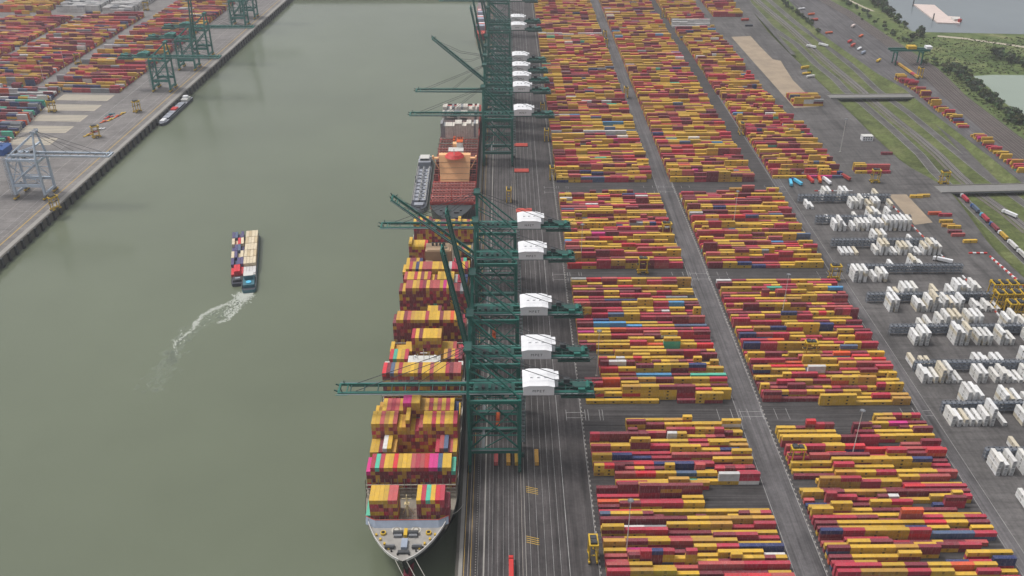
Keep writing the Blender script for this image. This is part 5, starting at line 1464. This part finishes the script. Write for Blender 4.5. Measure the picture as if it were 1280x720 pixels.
# ------------------------------------------------------------------ TREES, SCRUB
rt = random.Random(12)
def leaf_quads(b, c, rx, rz, n, size, base):
    for _ in range(n):
        th = rt.uniform(0, 6.283); ph = math.acos(rt.uniform(-.35, 1)); k = rt.uniform(.55, 1.05)
        x = c[0] + rx * k * math.sin(ph) * math.cos(th); y = c[1] + rx * k * math.sin(ph) * math.sin(th); z = c[2] + rz * k * math.cos(ph)
        s = size * rt.uniform(.6, 1.3)
        a = Vector((rt.gauss(0, 1), rt.gauss(0, 1), rt.gauss(0, .6))).normalized(); d = a.cross(Vector((rt.gauss(0, 1), rt.gauss(0, 1), rt.gauss(0, 1)))).normalized()
        p = Vector((x, y, z)); v = rt.uniform(.6, 1.5)
        b.add([p - a * s - d * s * .6, p + a * s * .4 - d * s, p + a * s + d * s * .5, p - a * s * .5 + d * s], [(0, 1, 2, 3)], M['leaf'], tuple(q * v for q in base))
protos = []
for i, base in enumerate(((.075, .098, .052), (.09, .11, .06), (.07, .09, .056), (.115, .13, .072), (.085, .105, .075), (.06, .085, .046))):
    g = MB()
    hgt = rt.uniform(5, 9); rx = rt.uniform(3.2, 4.8)
    for _ in range(6):
        cx_, cy_ = rt.uniform(-.55, .55) * rx, rt.uniform(-.55, .55) * rx
        leaf_quads(g, (cx_, cy_, hgt * rt.uniform(.45, .7)), rx * rt.uniform(.4, .7), hgt * rt.uniform(.25, .42), 46, .75, tuple(q * rt.uniform(.75, 1.3) for q in base))
    cr = g.mesh('crown'); g = MB()
    g.tube((0, 0, -.3), (.2, .1, hgt * .45), .32, M['trunk'], 7, .18)
    for k in range(4):
        a = k * 1.6 + .4; g.tube((.2, .1, hgt * .35), (math.cos(a) * rx * .5, math.sin(a) * rx * .5, hgt * .62), .14, M['trunk'], 5, .05)
    protos.append((cr, g.mesh('trunk')))
def tree(px, py, sc, label, group, z=0.0):
    cr, tk = protos[rt.randrange(len(protos))]
    p = at(px, py, z)
    o = empty('tree', label, 'tree', p, rt.uniform(0, 6.28), group)
    s = sc * rt.uniform(.75, 1.25); o.scale = (s, s, s * rt.uniform(.85, 1.1))
    mesh_obj('crown', cr, o); mesh_obj('trunk', tk, o)
def along(pts, n, wdt):
    P = [at(*p) for p in pts]; seg = [(P[i + 1] - P[i]).length for i in range(len(P) - 1)]
    for _ in range(n):
        s = rt.uniform(0, sum(seg)); i = 0
        while i < len(seg) - 1 and s > seg[i]: s -= seg[i]; i += 1
        c = P[i].lerp(P[i + 1], s / seg[i]) + Vector((rt.gauss(0, wdt * .5), rt.gauss(0, wdt * .7), 0))
        yield pix(c.x, c.y, 0)
for px, py in along([(1196, 92), (1208, 103), (1222, 114), (1240, 128), (1262, 144), (1285, 160)], 95, 9): tree(px, py, 1.15, 'grey-green tree in the dense belt along the pond bank', 'trees along the pond bank')
for px, py in along([(1088, 0), (1104, 12), (1120, 27), (1134, 40)], 46, 9): tree(px, py, 1.3, 'bushy tree in the strip along the lake shore', 'trees along the lake shore')
for px, py in along([(1140, 42), (1150, 44), (1140, 52)], 9, 6): tree(px, py, 1.3, 'dark tree at the lake corner above the green gantry', 'trees at the lake corner')
for px, py in along([(1240, 66), (1258, 74), (1283, 84)], 34, 15): tree(px, py, 1.1, 'dark tree in the thicket beyond the pond', 'trees beyond the pond')
for px, py in along([(1160, 78), (1200, 86), (1180, 90), (1215, 92)], 26, 12): tree(px, py, .9, 'bush scattered on the scrub west of the pond', 'bushes west of the pond')
for px, py in along([(1052, 0), (1075, 16), (1098, 32), (1120, 46), (1145, 58)], 34, 12): tree(px, py, .85, 'bush scattered between the railway and the lake', 'bushes between railway and lake')
for px, py in along([(976, 2), (1000, 20), (1024, 40)], 36, 5): tree(px, py, .8, 'bush on the dark green bank beside the side yard', 'bushes on the cutting bank')
tree(1012, 92, .9, 'single dark tree at the cutting edge beside parked machines', None)
g = MB()
for _ in range(5200):
    px, py = rt.uniform(1100, 1285), rt.uniform(36, 200)
    p = at(px, py)
    if py > 40 + (px - 1150) * .92 + 42 and px < 1290: continue
    if any(a[0] <= px <= c_[0] and py > a[1] + (c_[1] - a[1]) * (px - a[0]) / (c_[0] - a[0]) - 2 for a, c_ in zip(ry, ry[1:])): continue
    if 1212 < px and 93 < py < 96 + (px - 1217) * .9: continue
    if px > 1136 and py < 47: continue
    v = rt.uniform(.6, 1.5); base = ((.09, .105, .05), (.13, .125, .07), (.07, .085, .045))[rt.randrange(3)]
    sz = rt.uniform(.5, 1.5)
    for k in range(3):
        a = Vector((rt.gauss(0, 1), rt.gauss(0, 1), rt.gauss(0, .3))).normalized(); d = Vector((rt.gauss(0, .4), rt.gauss(0, .4), 1)).normalized()
        q = p + Vector((rt.gauss(0, 1), rt.gauss(0, 1), .1))
        g.add([q - a * sz, q + a * sz, q + a * sz * .6 + d * sz, q - a * sz * .7 + d * sz * .8], [(0, 1, 2, 3)], M['leaf'], tuple(c * v for c in base))
g.build('undergrowth', kind='stuff')

# ------------------------------------------------------------------ CAMERA, LIGHT, AIR
cam = bpy.data.cameras.new('camera'); co = bpy.data.objects.new('camera', cam); C.objects.link(co)
cam.sensor_width = 36; cam.lens = F / 1280 * 36; cam.clip_end = 30000; cam.clip_start = 1
rot = Matrix((rtv, upv, -fwv)).transposed()
co.matrix_world = Matrix.Translation((0, 0, CAMH)) @ rot.to_4x4()
scene.camera = co
w = bpy.data.worlds.new('World'); scene.world = w; w.use_nodes = True
nt = w.node_tree
sky = nt.nodes.new('ShaderNodeTexSky'); sky.sky_type = 'NISHITA'; sky.sun_disc = False
SE, SR = rad(64), rad(-72)
sky.sun_elevation = SE; sky.sun_rotation = SR; sky.air_density = 1.0; sky.dust_density = 4.0; sky.ozone_density = 1.0
hs = nt.nodes.new('ShaderNodeHueSaturation'); hs.inputs['Saturation'].default_value = 0.22
nt.links.new(sky.outputs[0], hs.inputs['Color'])
bg = nt.nodes['Background']; nt.links.new(hs.outputs[0], bg.inputs['Color'])
bg.inputs['Strength'].default_value = 0.125
sl = bpy.data.lights.new('sun', 'SUN'); sl.energy = 1.5; sl.angle = rad(14); sl.color = (1, .965, .92)
so = bpy.data.objects.new('sun', sl); C.objects.link(so)
az = SR
sd = Vector((math.sin(az) * math.cos(SE), math.cos(az) * math.cos(SE), math.sin(SE)))   # towards the sun
so.rotation_euler = sd.to_track_quat('Z', 'Y').to_euler(); so.location = sd * 800
hb = MB(); hb.box(-9600, 9600, -1200, 12600, -18, 390, None)
HAZE = 0.0001
if HAZE:
    hm, nt, bs = new_mat('haze_air'); nt.nodes.remove(bs)
    pv = nt.nodes.new('ShaderNodeVolumePrincipled')
    pv.inputs['Density'].default_value = HAZE; pv.inputs['Color'].default_value = (.86, .88, .92, 1); pv.inputs['Anisotropy'].default_value = .2
    nt.links.new(pv.outputs[0], nt.nodes['Material Output'].inputs['Volume'])
    hb.mats = [hm]
    hb.build('haze', kind='stuff')
vs = scene.view_settings
vs.view_transform = 'Standard'; vs.look = 'None'; vs.gamma = 1; vs.use_curve_mapping = False
vs.exposure = 0.3
scene.cycles.use_denoising = True
scene.cycles.max_bounces = 5; scene.cycles.diffuse_bounces = 3; scene.cycles.glossy_bounces = 2; scene.cycles.transparent_max_bounces = 8; scene.cycles.volume_bounces = 0
scene.cycles.volume_step_rate = 10
